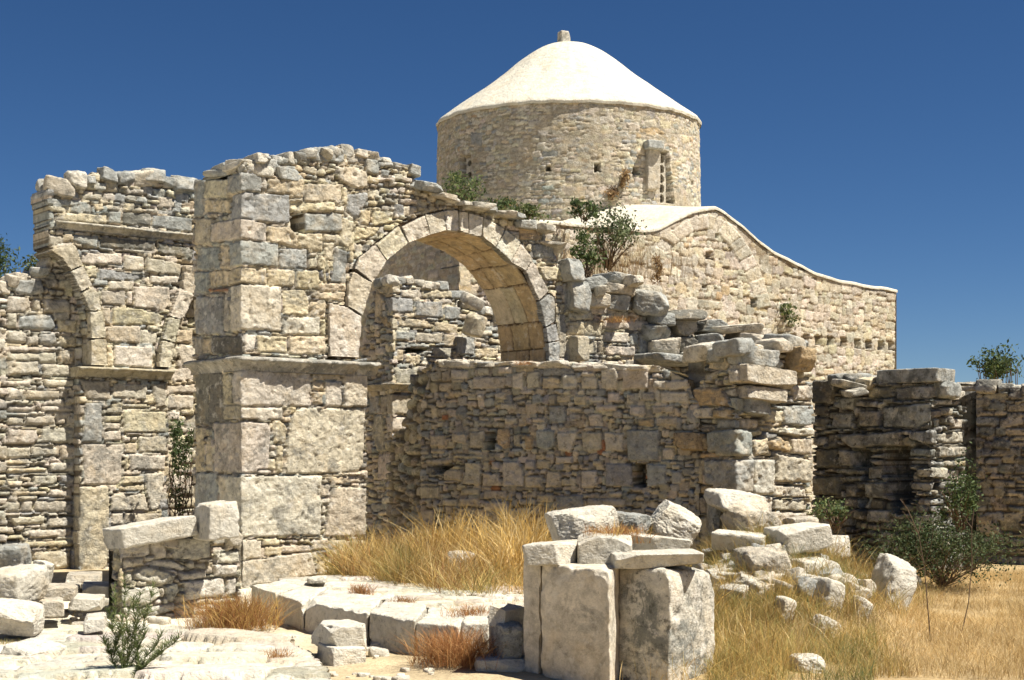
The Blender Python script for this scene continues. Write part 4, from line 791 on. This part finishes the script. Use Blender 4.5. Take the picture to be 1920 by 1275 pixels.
# ------------------------------------------------------------------ blocks and boulders lying about, each a thing
def snap(px, py):
    r = (px - CX) / F; Ys = np.linspace(9, 20, 800); z = EYE + (HZ - py) / F * Ys; k = np.argmax(z < gz(r * Ys, Ys)); return Ys[k] if k else 19
def stone(name, label, cat, x0, y0, x1, y1, Y, dep=.4, yaw=.3, col='w', tilt=(0, 0), block=.7, cuts=5, rough=.07, mat=None, group='loose stones around the ruin', taper=0):
    sink = Y < 0
    if sink: Y = snap((x0 + x1) / 2, y1 - 8)
    d = abs(math.sin(yaw)) * dep; W = (x1 - x0) / F * Y; H = (y1 - y0) / F * Y; wd = max(.08, (W * 1.06 - d) / abs(math.cos(yaw)))
    top = (HZ - (y0 + y1) / 2)
    H = max(.05, H * 1.1 - (dep * .5 * max(0, -(HZ - y0)) / F))
    o = pt((x0 + x1) / 2, (y0 + y1) / 2, Y); a = Acc()
    if sink: H += .12; o[2] -= .06
    rock(a, o, (wd, dep, H), yaw, col, n=44 if Y < 12.5 else 24, block=block, cuts=cuts, rough=rough, tilt=tilt, taper=taper)
    return tag(build(name, a, mat or M_ROCK, None, tuple(o)), label, cat, group)
S_ = [
 ('stone_slab', 'long grey slab lying sloped on top of the low dry stone wall', 'slab', 206, 978, 358, 1016, 13.95, .4, .5, 'w', (0, -.15)),
 ('stone_block', 'squared pale block resting between the sloped slab and the pillar', 'block', 355, 944, 452, 1007, 14.1, .55, .55, 'w', (0, .05)),
 ('boulder', 'grey squarish boulder at the left edge, topmost of its heap', 'boulder', -12, 1022, 60, 1080, 13.6, .5, .2, 'g', (0, 0)),
 ('boulder', 'big jagged boulder at the left edge, under the squarish grey one', 'boulder', -30, 1066, 78, 1132, 12.9, .6, -.2, 'w', (.1, .1)),
 ('boulder', 'white smooth boulder behind the heap at the left edge', 'boulder', 50, 1052, 110, 1100, 14.4, .45, .5, 'w', (0, .1)),
 ('boulder', 'rough pitted boulder at the left edge, lowest of its heap', 'boulder', -20, 1128, 76, 1186, 12.3, .55, .1, 'w', (0, .1)),
 ('boulder', 'white boulder in the bottom left corner', 'boulder', 14, 1206, 112, 1262, 11.3, .5, -.3, 'w', (0, .12)),
 ('stone_slab', 'narrow upper slab of the steps below the far pier', 'slab', 72, 1096, 154, 1124, 13.9, .5, .25, 'c', (0, -.04)),
 ('stone_slab', 'thick grey lower slab of the steps beside the heap', 'slab', 62, 1122, 130, 1154, 13.0, .5, .3, 'c', (0, -.02)),
 ('stone_slab', 'pale lower slab right of the thick grey step', 'slab', 126, 1116, 200, 1142, 13.4, .5, .25, 'w', (0, .03)),
 ('stone_slab', 'pale upper slab right of the narrow step', 'slab', 150, 1092, 212, 1118, 14.2, .5, .2, 'w', (0, 0)),
 ('stone_slab', 'flat ochre slab at the foot of the far pier', 'slab', 120, 1074, 196, 1094, 15.4, .6, .2, 'c', (0, 0)),
 ('stone_slab', 'thin pale slab lying on the ledge left of the fennel', 'slab', 150, 1152, 212, 1182, 12.4, .5, .25, 'w', (0, -.05)),
 ('stone_block', 'white block on top of another block in front of the curved bench', 'block', 580, 1166, 694, 1214, 11.5, .5, .5, 'w', (0, .02)),
 ('stone_block', 'lower block under the white block in front of the curved bench', 'block', 582, 1206, 692, 1262, 11.4, .5, .5, 'w', (0, 0)),
 ('stone_block', 'small square block at the right end of the curved bench', 'block', 914, 1136, 984, 1172, 11.1, .4, -.5, 'w', (0, .0)),
 ('boulder', 'dark rounded stones under the small square block of the bench end', 'boulder', 920, 1168, 985, 1232, 11.0, .4, .2, 'g', (0, 0)),
 ('stone_slab', 'grey-edged slab on the left end of the block pile', 'slab', 985, 1016, 1090, 1056, 10.7, .5, -.2, 'w', (0, -.05)),
 ('stone_block', 'grooved pale block in the middle of the block pile top', 'block', 1080, 1003, 1186, 1058, 10.75, .5, -.1, 'w', (0, .0)),
 ('stone_slab', 'long flat slab along the right of the block pile top', 'slab', 1147, 1033, 1308, 1062, 10.5, .5, .05, 'w', (0, -.01)),
 ('stone_slab', 'pale slab behind the long flat slab on the pile', 'slab', 1175, 1004, 1292, 1038, 11.1, .5, .05, 'w', (0, .1)),
 ('boulder', 'long rounded white stone at the back of the block pile', 'boulder', 1017, 956, 1160, 1014, 11.5, .6, .12, 'w', (.0, -.09)),
 ('boulder', 'grey tail stone behind the red grass on the pile', 'boulder', 1130, 958, 1216, 1000, 11.9, .5, .0, 'g', (0, .1)),
 ('boulder', 'white wedge-shaped stone tilted on the right of the pile', 'boulder', 1216, 952, 1308, 1016, 11.9, .4, .1, 'w', (.1, .5)),
 ('boulder', 'jagged grey-white slab, topmost on the mound below the broken pier', 'boulder', 1322, 924, 1438, 964, 14.6, .6, .3, 'w', (.1, .12)),
 ('boulder', 'chunky stone below the jagged slab on the mound', 'boulder', 1346, 956, 1460, 1004, 14.4, .6, .4, 'c', (0, .05)),
 ('boulder', 'dark upright stone at the left of the chunky one on the mound', 'boulder', 1328, 944, 1356, 1006, 14.8, .3, .1, 'g', (0, 0)),
 ('stone_slab', 'flat pale slab under the chunky stone on the mound', 'slab', 1338, 998, 1438, 1032, 13.8, .5, -.1, 'w', (0, .02)),
 ('stone_block', 'bright squared slab in the middle of the mound', 'block', 1442, 986, 1550, 1032, 13.7, .5, .2, 'w', (0, -.02)),
 ('boulder', 'ochre rounded stone behind the bright squared slab', 'boulder', 1472, 970, 1530, 992, 14.6, .4, 0., 'c', (0, 0)),
 ('stone_slab', 'narrow slab right of the bright squared slab', 'slab', 1532, 1004, 1590, 1028, -1, .4, .2, 'w', (0, -.05)),
 ('boulder', 'small white cube of stone under the narrow slab', 'boulder', 1512, 1022, 1548, 1046, -1, .3, .3, 'w', (0, 0)),
 ('boulder', 'broad stone with shaded underside in the long grass', 'boulder', 1376, 1030, 1474, 1074, -1, .6, .2, 'c', (0, .03)),
 ('boulder', 'pale stone half hidden in grass below the small cube', 'boulder', 1482, 1048, 1530, 1078, -1, .4, .2, 'w', (0, 0)),
 ('boulder', 'leaning pale stone deep in the grass of the mound slope', 'boulder', 1508, 1086, 1576, 1138, -1, .4, .4, 'w', (0, .3)),
 ('boulder', 'little pale stone at the left foot of the mound', 'boulder', 1442, 1120, 1484, 1164, -1, .3, .3, 'w', (0, .3)),
 ('boulder', 'little pale stone left of the spotted boulder', 'boulder', 1588, 1120, 1626, 1154, -1, .3, .2, 'w', (0, .4)),
 ('boulder', 'flat tilted stone sinking in grass below the others', 'boulder', 1516, 1156, 1566, 1194, -1, .3, .2, 'w', (0, .5)),
 ('boulder', 'large spotted white boulder standing in the dry field', 'boulder', 1626, 1050, 1706, 1142, -1, .5, .3, 'w', (0, .45)),
 ('boulder', 'small white stone touching the spotted boulder on its right', 'boulder', 1674, 1082, 1728, 1106, -1, .3, 0., 'w', (0, -.05)),
 ('boulder', 'half buried stone at the bottom edge of the dry field', 'boulder', 1486, 1228, 1538, 1262, -1, .3, 0., 'w', (0, 0)),
 ('boulder', 'half buried stone under the mottled upright block', 'boulder', 1322, 1212, 1366, 1238, -1, .3, 0., 'w', (0, .1)),
 ('boulder', 'tawny rounded boulder in the tall grass behind the bench', 'boulder', 838, 1036, 890, 1092, -1, .4, 0., 'c', (0, 0)),
 ('boulder', 'small stone lying on the bench by the pillar corner', 'boulder', 578, 1080, 612, 1094, 14.8, .3, 0., 'w', (0, 0)),
 ('boulder', 'pale stone at the bottom edge below the block pile', 'boulder', 895, 1228, 1000, 1262, 10.9, .4, 0., 'w', (0, 0)),
]
for t in S_:
    blk = 'block' in t[0] or 'slab' in t[0]
    stone(*t[:11], tilt=t[11] if len(t) > 11 else (0, 0), block=.97 if blk else .66, cuts=2 if blk else 8, rough=.045 if blk else .12, mat=M_PALE if t[10] == 'w' else M_ROCK)
# upright blocks of the pile
def upright(name, label, P, zt, col, mat, **k):
    a = Acc(); c = [xy(px, Y) for px, Y in P]
    block8(a, [(x, y, -.1) for x, y in c], [(x, y, z) for (x, y), z in zip(c, zt)], col, **k)
    o = (*np.mean(c, 0), 0.)
    tag(build(name, a, mat, None, o), label, 'block', 'loose stones around the ruin')
upright('upright_block', 'large smooth beige block standing in the centre foreground', [(1014, 10.55), (1144, 10.1), (1167, 10.6), (1040, 11.0)], (.86, .85, .86, .87), 'c', M_BEIGE, rough=.008, sharp=60, cuts=1)
upright('upright_slab', 'narrow stained slab against the left of the smooth beige block', [(982, 10.75), (1013, 10.62), (1035, 11.1), (1000, 11.2)], (.86, .86, .86, .86), 'c', M_BEIGE, rough=.012, sharp=50, cuts=1)
upright('upright_block', 'mottled grey and white block right of the smooth beige one', [(1159, 10.45), (1256, 10.15), (1342, 10.7), (1230, 11.3)], (.85, .86, .76, .84), 'w', M_MOT, rough=.035, sharp=26, cuts=6)

# ------------------------------------------------------------------ vegetation
def blades(acc, X, Y, h, wd, lean, cols, seg=3, head=0., z=None, bend=1.):
    n = len(X); Z = gz(X, Y) if z is None else z; az = rng.uniform(0, 2 * math.pi, n); ln = rng.uniform(.1, 1, n) * lean
    face_ = rng.uniform(0, math.pi, n); wx = np.cos(face_); wy = np.sin(face_)
    hh = h * rng.uniform(.5, 1.15, n); vs = []
    hd = rng.random(n) < head
    for k in range(seg + 1):
        q = k / seg; r = ln * hh * q ** (1.4 + .6 * bend); z_ = hh * (q - .25 * ln * q * q)
        w_ = wd * (1 - .85 * q) * .32 * np.ones(n)
        if k == seg - 1: w_ = np.where(hd, wd * .42, w_)
        cx_ = X + np.cos(az) * r; cy_ = Y + np.sin(az) * r
        vs.append(np.stack([cx_ - wx * w_, cy_ - wy * w_, Z - .02 + z_], -1)); vs.append(np.stack([cx_ + wx * w_, cy_ + wy * w_, Z - .02 + z_], -1))
    v = np.stack(vs, 1); m = 2 * (seg + 1); b = np.arange(n)[:, None] * m; fs = []
    for k in range(seg): fs.append(np.concatenate([b + 2 * k, b + 2 * k + 1, b + 2 * k + 3, b + 2 * k + 2], 1))
    ci = np.array(cols)[rng.integers(len(cols), size=n)] * rng.uniform(.75, 1.25, (n, 1))
    acc.add(v.reshape(-1, 3), np.concatenate(fs), np.repeat(ci, m, 0))
GOLD = [(.50, .33, .10), (.62, .43, .15), (.38, .24, .09), (.30, .21, .09), (.62, .48, .24)]
GREENY = [(.30, .26, .09), (.38, .31, .11), (.44, .33, .12), (.22, .22, .08), (.5, .37, .15)]
RUST = [(.34, .16, .06), (.42, .22, .09), (.28, .13, .05), (.46, .28, .12)]
def scatter(n, x0, x1, y0, y1, keep):
    X = rng.uniform(x0, x1, n); Y = rng.uniform(y0, y1, n); k = keep(X, Y); return X[k], Y[k]
def pxof(X, Y): return X / Y * F + CX
dens = lambda X, Y, s=1.2, o=0, th=-.1: fb2(X * s, Y * s, o) > th + rng.uniform(-.35, .35, X.shape)
def k1(X, Y):
    p = pxof(X, Y); front = np.interp(p, [600, 700, 800, 900, 1000], [15.9, 15.4, 14.2, 13.5, 12.9])
    back = np.interp(p, [600, 690, 780, 1300], [16.9, 18.2, 19.5, 18.0])
    return (p > 618) & (p < 1290) & (Y > front) & (Y < back) & dens(X, Y, 1.5, 3, -.35)
a = Acc(); X, Y = scatter(120000, -2.6, 2.4, 12.6, 19.5, k1)
WEED = [(.15, .19, .07), (.2, .22, .08), (.12, .15, .06)]; _x, _y = scatter(26000, -2.6, 2.4, 12.6, 19.5, lambda X, Y: k1(X, Y) & (fb2(X * 2, Y * 2, 41) > .12)); blades(a, _x, _y, .34, .007, 1.3, WEED + GREENY[:2], head=.1)
m_ = fb2(X * 2.2, Y * 2.2, 14) + rng.uniform(-.5, .5, X.shape) > -.25; X, Y = X[m_], Y[m_]
hgt = (.12 + .34 * np.clip(fb2(X * 1.3, Y * 1.3, 12) + .45, 0, 1)) * np.clip(.6 + fb2(X * 5, Y * 5, 19), .35, 1.2)
blades(a, X, Y, hgt, .0065, 1.2, GOLD[:4] + GREENY[:4], head=.25)
X2, Y2 = scatter(9000, -1.8, .5, 14, 18.6, lambda X, Y: k1(X, Y) & (pxof(X, Y) < 1010) & (pxof(X, Y) > 680)); blades(a, X2, Y2, .55 * np.clip(.7 + fb2(X2 * 3, Y2 * 3, 4), .4, 1.3), .008, .9, GOLD, head=.7)
for q_ in range(60):                                                   # leaning tussocks with ripe heads
    px = rng.uniform(640, 1010); c_ = xy(px, rng.uniform(np.interp(px, [600, 700, 800, 900, 1000], [16.1, 15.6, 14.5, 13.8, 13.2]), 17.5)); n = rng.integers(60, 200)
    blades(a, rng.normal(c_[0], .1, n), rng.normal(c_[1], .1, n), rng.uniform(.3, .68), .008, 1.1, [GOLD, GREENY, GOLD[1:] + RUST[:1]][rng.integers(3)], head=.8)
for (px, Y0, n, sp) in ((1000, 16.6, 400, .2), (985, 15.6, 400, .14), (955, 15.0, 260, .12), (850, 16.6, 250, .2)):
    blades(a, rng.normal(xy(px, Y0)[0], sp, n), rng.normal(Y0, sp, n), .85 if px > 940 else .75, .011, .9, GOLD[:2] + GOLD[4:], head=.95)
tag(build('dry_grass', a, M_STRAW, None, (0, 0, 0)), 'tall golden dry grass filling the hollow behind the curved bench', 'grass', None, 'stuff')
a = Acc(); X, Y = scatter(200000, 1.2, 12, 10.3, 19, lambda X, Y: (pxof(X, Y) > 1340) & (pxof(X, Y) < 2400) & (Y < np.interp(pxof(X, Y), [1300, 1520, 1800, 2000], [15.5, 17.0, 18.4, 20])) & dens(X, Y, 2.6, 5, -.28))
p = pxof(X, Y); gr = p + (Y - 12) * 40 < 1640
blades(a, X[~gr], Y[~gr], .08 + .12 * np.clip(fb2(X[~gr], Y[~gr], 2) + .5, 0, 1), .006, 1.1, [(.58, .43, .20), (.50, .35, .15), (.62, .48, .25), (.42, .28, .12)], head=.15)
blades(a, X[gr], Y[gr], .10 + .24 * np.clip(fb2(X[gr] * 1.8, Y[gr] * 1.8, 6) + .45, 0, 1), .006, .95, GOLD[:4] + GREENY, head=.1)
X, Y = scatter(9000, 1.2, 5, 10.4, 16, lambda X, Y: (pxof(X, Y) > 1330) & (pxof(X, Y) < 1700) & dens(X, Y, 1.6, 9, .1)); blades(a, X, Y, .36, .007, 1.2, GOLD + GREENY, head=.3)
X, Y = scatter(26000, 1.0, 2.6, 9.9, 15.6, lambda X, Y: (pxof(X, Y) > 1200) & (pxof(X, Y) < 1480) & ((pxof(X, Y) > 1325) | (Y > 12.4)) & dens(X, Y, 1.6, 9, -.3)); blades(a, X, Y, .24, .006, 1.2, GREENY + GOLD[:3], head=.2)
for (px, Y0, n, sp, hh) in ((1580, 14.8, 700, .3, .55), (1500, 14.9, 500, .25, .45), (1630, 14.4, 500, .3, .4), (1300, 12.3, 400, .2, .45), (1360, 11.2, 400, .2, .4), (1420, 10.9, 500, .25, .35), (1250, 10.3, 90, .15, .35)):
    blades(a, rng.normal(xy(px, Y0)[0], sp, n), rng.normal(Y0, sp, n), hh, .007, .9, GOLD + GREENY[:2], head=.4)
_x, _y = scatter(30000, 1.0, 4.2, 9.9, 15.6, lambda X, Y: (pxof(X, Y) > 1320) & (pxof(X, Y) < 1640) & (fb2(X * 2.2, Y * 2.2, 51) > .1)); blades(a, _x, _y, .26, .007, 1.3, WEED + GREENY[:2], head=.1)
for (px, py) in ((1450, 1160), (1540, 1138), (1605, 1152), (1545, 1192), (1665, 1140), (1505, 1078), (1640, 1120), (1700, 1130), (1340, 1100), (1400, 1090), (1380, 1170), (1430, 1200), (1480, 1110), (1560, 1060), (1600, 1080)):
    Y0 = snap(px, py) - .12; n = 170; blades(a, rng.normal(xy(px, Y0)[0], .14, n), rng.normal(Y0, .1, n), rng.uniform(.2, .36), .006, 1.1, GOLD + GREENY[:3], head=.4)
tag(build('dry_grass', a, M_STRAW, None, (0, 0, 0)), 'dry yellow grass covering the field and stony mound at right', 'grass', None, 'stuff')
a = Acc(); X, Y = scatter(5000, -6, -1, 10.8, 16, lambda X, Y: (pxof(X, Y) > -60) & (pxof(X, Y) < 480) & dens(X, Y, 1.6, 31, .25)); blades(a, X, Y, .13, .006, 1., GOLD + RUST[:2] + GREENY, head=.2)
tag(build('dry_grass', a, M_STRAW, None, (0, 0, 0)), 'sparse dry tufts between the slabs at the lower left', 'grass', None, 'stuff')

def leaves(acc, c, rad, n, ls, cols, shell=.5, asp=2., clump=0):
    if clump:
        cc = rng.normal(size=(clump, 3)); cc /= np.linalg.norm(cc, axis=1)[:, None]; cc *= rng.uniform(.3, .95, (clump, 1)); k = rng.integers(clump, size=n)
        p = cc[k] + rng.normal(size=(n, 3)) * rng.uniform(.12, .26, clump)[k][:, None]
    else:
        p = rng.normal(size=(n, 3)); p /= np.linalg.norm(p, axis=1)[:, None]; p *= rng.uniform(shell, 1, (n, 1)) ** .6
    p = p * np.array(rad) + np.array(c)
    u = rng.normal(size=(n, 3)); u /= np.linalg.norm(u, axis=1)[:, None]; w_ = rng.normal(size=(n, 3)); w_ -= (w_ * u).sum(1)[:, None] * u; w_ /= np.linalg.norm(w_, axis=1)[:, None]
    L = ls * rng.uniform(.6, 1.3, (n, 1)); v = np.stack([p - u * L * .5, p + w_ * L / asp * .5, p + u * L * .5, p - w_ * L / asp * .5], 1)
    ci = np.array(cols)[rng.integers(len(cols), size=n)] * rng.uniform(.7, 1.3, (n, 1))
    acc.add(v.reshape(-1, 3), np.arange(4 * n).reshape(-1, 4), np.repeat(ci, 4, 0))
def tube(acc, P, r0, r1, col, k=5):
    P = np.array(P, float); n = len(P); d = np.gradient(P, axis=0); d /= np.linalg.norm(d, axis=1)[:, None] + 1e-9
    a_ = np.cross(d, [.3, .9, .2]); a_ /= np.linalg.norm(a_, axis=1)[:, None]; b_ = np.cross(d, a_); r = np.linspace(r0, r1, n)[:, None]; th = np.arange(k) / k * 2 * math.pi
    v = np.stack([P + (a_ * math.cos(t) + b_ * math.sin(t)) * r for t in th], 1); i = np.arange(n - 1)[:, None] * k; j = np.arange(k)[None]; j2 = (j + 1) % k
    acc.add(v.reshape(-1, 3), np.stack([i + j, i + j2, i + k + j2, i + k + j], -1).reshape(-1, 4), col)
def branch(a, b, wob=.06, n=6):
    a = np.array(a, float); b = np.array(b, float); L = np.linalg.norm(b - a); t = np.linspace(0, 1, n)[:, None]
    return a + (b - a) * t + rng.normal(size=(n, 3)) * wob * L * np.sin(t * math.pi) * .6
GRN = [(.055, .085, .03), (.08, .11, .04), (.10, .13, .05), (.045, .07, .03)]
LGR = [(.12, .16, .06), (.16, .19, .07), (.10, .13, .05), (.2, .2, .09)]
DRY = [(.30, .2, .1), (.24, .15, .08), (.4, .28, .14)]
def shrub(name, label, cat, c, rad, n, ls, cols, base=None, ns=14, scol=(.2, .14, .09), clump=16, sr=.012, group=None, asp=2.):
    c = np.array(c); base = c - np.array([0, 0, rad[2]]) if base is None else np.array(base); root = empty(name, tuple(base)); tag(root, label, cat, group)
    a = Acc()
    for _ in range(ns):
        d = rng.normal(size=3); d /= np.linalg.norm(d); d[2] = abs(d[2]) * .9; tube(a, branch(base + rng.normal(size=3) * .03, c + d * np.array(rad) * .85 - np.array([0, 0, rad[2] * .25])), sr, sr * .3, scol)
    build('stem', a, M_LEAF, root, tuple(base)); a = Acc(); leaves(a, c, rad, n, ls, cols, clump=clump, asp=asp); build('foliage', a, M_LEAF, root, tuple(base)); return root
shrub('caper_bush', 'dark green bush at the left foot of the drum', 'bush', pt(866, 352, 32.0), (.6, .5, .42), 1000, .09, GRN + LGR, group='bushes growing on the ruin')
shrub('caper_bush', 'low dark bush right of the one at the drum foot', 'bush', pt(925, 385, 29.5), (.55, .4, .2), 600, .09, GRN + DRY[:1], group='bushes growing on the ruin')
shrub('caper_bush', 'yellow-green bush above the crown of the arch', 'bush', pt(985, 400, 27.0), (.42, .4, .22), 800, .08, LGR, group='bushes growing on the ruin')
shrub('caper_bush', 'small dark bush on the wall head left of the biggest one', 'bush', pt(1098, 392, 28), (.36, .4, .25), 500, .09, GRN, group='bushes growing on the ruin')
shrub('fig_shrub', 'largest bush on the wall, airy green with brown stems hanging below', 'bush', pt(1152, 432, 26.3), (.72, .5, .5), 1300, .075, [(.10, .13, .06), (.14, .17, .08), (.19, .21, .11), (.08, .10, .05)], base=pt(1140, 505, 26.6), ns=30, group='bushes growing on the ruin')
shrub('fig_shrub', 'small green bush beside the broken voussoir stub', 'bush', pt(1100, 475, 24.5), (.32, .3, .4), 600, .08, GRN + LGR, group='bushes growing on the ruin')
a = Acc(); P0_ = pt(1140, 508, 26.6); Xg = rng.normal(P0_[0], .55, 500); blades(a, Xg, rng.normal(P0_[1], .2, 500), .55, .014, .5, DRY, z=np.full(500, P0_[2] - .1) + rng.uniform(-.1, .3, 500))
tag(build('withered_bush', a, M_STRAW, None, (0, 0, 0)), 'brown dead stems under the largest wall bush', 'dead plant')
shrub('caper_bush', 'green bush growing out of the gable wall above the small square holes', 'bush', pt(1470, 596, 33.2), (.55, .35, .38), 1100, .09, LGR + GRN[:2], base=pt(1470, 628, 33.9), group='bushes growing on the ruin')
shrub('dead_tuft', 'brown withered tuft hanging on the gable wall left of its arch', 'dead plant', pt(1233, 505, 29.0), (.16, .15, .3), 350, .07, DRY, base=pt(1233, 480, 29.3), ns=8)
shrub('dead_tuft', 'upper brown withered tuft on the drum beside the carved stone', 'dead plant', on_drum(1168, 338, .12), (.15, .15, .25), 260, .08, DRY, base=on_drum(1168, 325, 0), ns=6)
shrub('dead_tuft', 'lower brown withered tuft on the drum', 'dead plant', on_drum(1146, 364, .12), (.18, .15, .2), 220, .08, DRY, base=on_drum(1146, 355, 0), ns=6)
shrub('climbing_plant', 'dark leafy plant climbing between the far pier and the pillar', 'climbing plant', pt(340, 872, 19.8), (.22, .22, .75), 850, .06, GRN + LGR[:1], base=pt(335, 1060, 19.8), ns=20, clump=14)
shrub('bush', 'wide dark green bush in front of the niched wall at right', 'bush', pt(1768, 1030, 16.2), (.85, .55, .42), 6500, .042, [(.04, .06, .025), (.055, .08, .03), (.07, .09, .035), (.1, .11, .05)], ns=70, clump=80, sr=.006)
shrub('bush', 'small green plant at the foot of the niched wall', 'bush', pt(1565, 955, 16.6), (.3, .3, .22), 500, .05, LGR + GRN, clump=8)
shrub('bush', 'grey-green bush against the boundary wall', 'bush', pt(1800, 930, 18.4), (.36, .3, .45), 1500, .05, GRN + LGR[:1], clump=14)
shrub('small_tree', 'feathery green tree cut by the left edge', 'tree', pt(-4, 505, 27), (.42, .4, .6), 1300, .12, GRN, base=(pt(-20, 900, 27)[0], 27, 0), ns=16, clump=22, asp=4)
shrub('small_tree', 'low green bush behind the wall beside the tree at left', 'bush', pt(60, 508, 24), (.3, .3, .25), 400, .07, GRN + LGR, base=pt(60, 560, 24), clump=8)
shrub('small_tree', 'distant round tree beyond the boundary wall at right', 'tree', pt(1868, 684, 48), (.85, .8, .72), 1500, .14, GRN + LGR[:1], base=(pt(1880, 840, 48)[0], 48, 0), ns=18, clump=24, sr=.04)
# feathery green plant bottom left
root = empty('fennel_plant', tuple(pt(240, 1262, 10.4))); FO = tuple(pt(240, 1262, 10.4)); tag(root, 'feathery green plant standing on the ledge at lower left', 'plant')
a = Acc(); b = Acc()
for (x, y) in ((215, 1110), (232, 1090), (250, 1130), (262, 1120), (275, 1150), (300, 1195), (318, 1205), (205, 1150), (285, 1108), (240, 1150), (228, 1180), (270, 1190), (335, 1196), (195, 1200)):
    P = branch(np.array(FO) + rng.normal(size=3) * .05, pt(x, y, 10.4 + rng.normal() * .15), .05, 9); tube(a, P, .005, .002, (.12, .15, .05))
    for q in range(1, 9):
        m = 26; t = rng.uniform(-.6, .6, m); base_ = P[q] + (P[q] - P[q - 1]) * t[:, None]; d = rng.normal(size=(m, 3)); d[:, 2] = np.abs(d[:, 2]) + .4; d /= np.linalg.norm(d, axis=1)[:, None]
        e = base_ + d * rng.uniform(.03, .08, (m, 1)); s_ = np.cross(d, rng.normal(size=(m, 3))); s_ /= np.linalg.norm(s_, axis=1)[:, None]; s_ *= .0028
        b.add(np.stack([base_ - s_, base_ + s_, e + s_ * .5, e - s_ * .5], 1).reshape(-1, 3), np.arange(4 * m).reshape(-1, 4), np.repeat(np.array(LGR)[rng.integers(4, size=m)] * .9, 4, 0))
build('stem', a, M_LEAF, root, FO); build('foliage', b, M_LEAF, root, FO)
# rust coloured low bushes
def tuft(label, px, py, Y, rx, h, n, cols=RUST):
    a = Acc(); c = pt(px, py, Y); blades(a, c[0] + np.clip(rng.normal(0, rx * .45, n), -rx, rx), c[1] + np.clip(rng.normal(0, rx * .4, n), -rx, rx), h, .006, 1.3, cols, z=np.full(n, c[2]), head=.5, bend=.2)
    tag(build('dry_tuft', a, M_STRAW, None, tuple(c * 0)), label, 'dry plant')
tuft('rust-red bush at the foot of the curved bench front', 855, 1238, 11.0, .34, .30, 1500)
tuft('brown dry bush between the dry stone wall and the bench', 440, 1172, 13.0, .42, .34, 2200, RUST + GOLD[:2])
tuft('brown tuft on the bench top near the pillar', 678, 1112, 13.8, .12, .14, 320)
tuft('brown tuft on the bench top at its middle', 755, 1128, 13.0, .12, .08, 220)
tuft('rusty tuft on the bench top near its right end', 880, 1150, 12.0, .24, .10, 320)
tuft('small rusty tuft beside the square block on the bench', 950, 1142, 12.4, .11, .08, 220)
tuft('red-gold grass tuft among the stones of the block pile', 1155, 1012, 10.9, .26, .16, 700, RUST + GOLD[:1])
tuft('long straw blades rising from the block pile', 1150, 1030, 10.65, .03, .30, 70, GOLD)
tuft('orange tuft on the broken wall right of the arch', 1158, 602, 20.6, .25, .12, 300, RUST + GOLD[:1])
tuft('rusty tuft on the ledge at the lower left', 515, 1232, 11.2, .16, .1, 200)
tuft('low rust tuft on the long shaded wall under the arch', 985, 682, 18.9, .14, .07, 260)
tuft('dark green tuft at the left edge between boulders', 20, 1215, 11.9, .16, .1, 300, GREENY)
def twig(label, P, Y, side):
    a = Acc(); Q = [pt(x, y, Y + k * .05) for k, (x, y) in enumerate(P)]; tube(a, Q, .006, .003, (.16, .11, .07))
    for (i, dx_, dy_) in side: tube(a, branch(Q[i], Q[i] + np.array([dx_, rng.normal() * .05, dy_])), .004, .0015, (.16, .11, .07))
    tag(build('bare_stalk', a, M_LEAF, None, (0, 0, 0)), label, 'dead plant')
twig('bare forked stalk standing before the dark bush', [(1748, 1262), (1744, 1190), (1738, 1120), (1733, 1060), (1722, 1000), (1702, 955), (1688, 936)], 12.0, [(3, .06, .35), (3, -.12, .4), (4, .1, .25), (4, -.15, .2), (2, .05, .2), (5, -.08, .1)])
twig('thinner leaning stalk nearest the right edge', [(1788, 1262), (1800, 1200), (1816, 1130), (1822, 1060), (1822, 990), (1826, 955)], 12.4, [(3, .08, .2), (4, -.06, .12)])

# pebbles and chips strewn on the soil
a = Acc(); X, Y = scatter(2600, -5.5, 5, 10.2, 16.5, lambda X, Y: dens(X, Y, 1.1, 44, .0) & (X < .8))
for x, y in zip(X, Y):
    r = rng.uniform(.012, .05) if rng.random() < .93 else rng.uniform(.05, .1)
    if Y.size: rock(a, (x, y, float(gz(x, y)) + r * .2), (r * 2, r * 1.5, r * 1.1), rng.uniform(0, 3), 'w' if rng.random() < .6 else 'c', n=5, cuts=3, rough=.1)
tag(build('pebbles', a, M_PALE, None, (0, 0, 0)), 'pale chips and pebbles strewn over the foreground soil', 'pebbles', None, 'stuff')

# small broken rubble spilling between the block pile and the pier
a = Acc()
for k in range(230):
    px = rng.uniform(1300, 1640); py = rng.uniform(985, 1120); Y = snap(px, py)
    if Y > 17 or fb2(np.array(px * .012), np.array(py * .02), 3) < -.15: continue
    r = rng.uniform(.05, .16); x = (px - CX) / F * Y
    rock(a, (x, Y, float(gz(x, Y)) + r * .12), (r * 2.2, r * 1.7, r * rng.uniform(.7, 1.2)), rng.uniform(0, 3), rng.choice(list('wwcg')), n=12, block=rng.uniform(.7, .95), cuts=6, rough=.12, tilt=(rng.normal(0, .2), rng.normal(0, .2)))
tag(build('rubble', a, M_PALE, None, (0, 0, 0)), 'small broken rubble spilling over the mound below the pier', 'rubble', None, 'stuff')
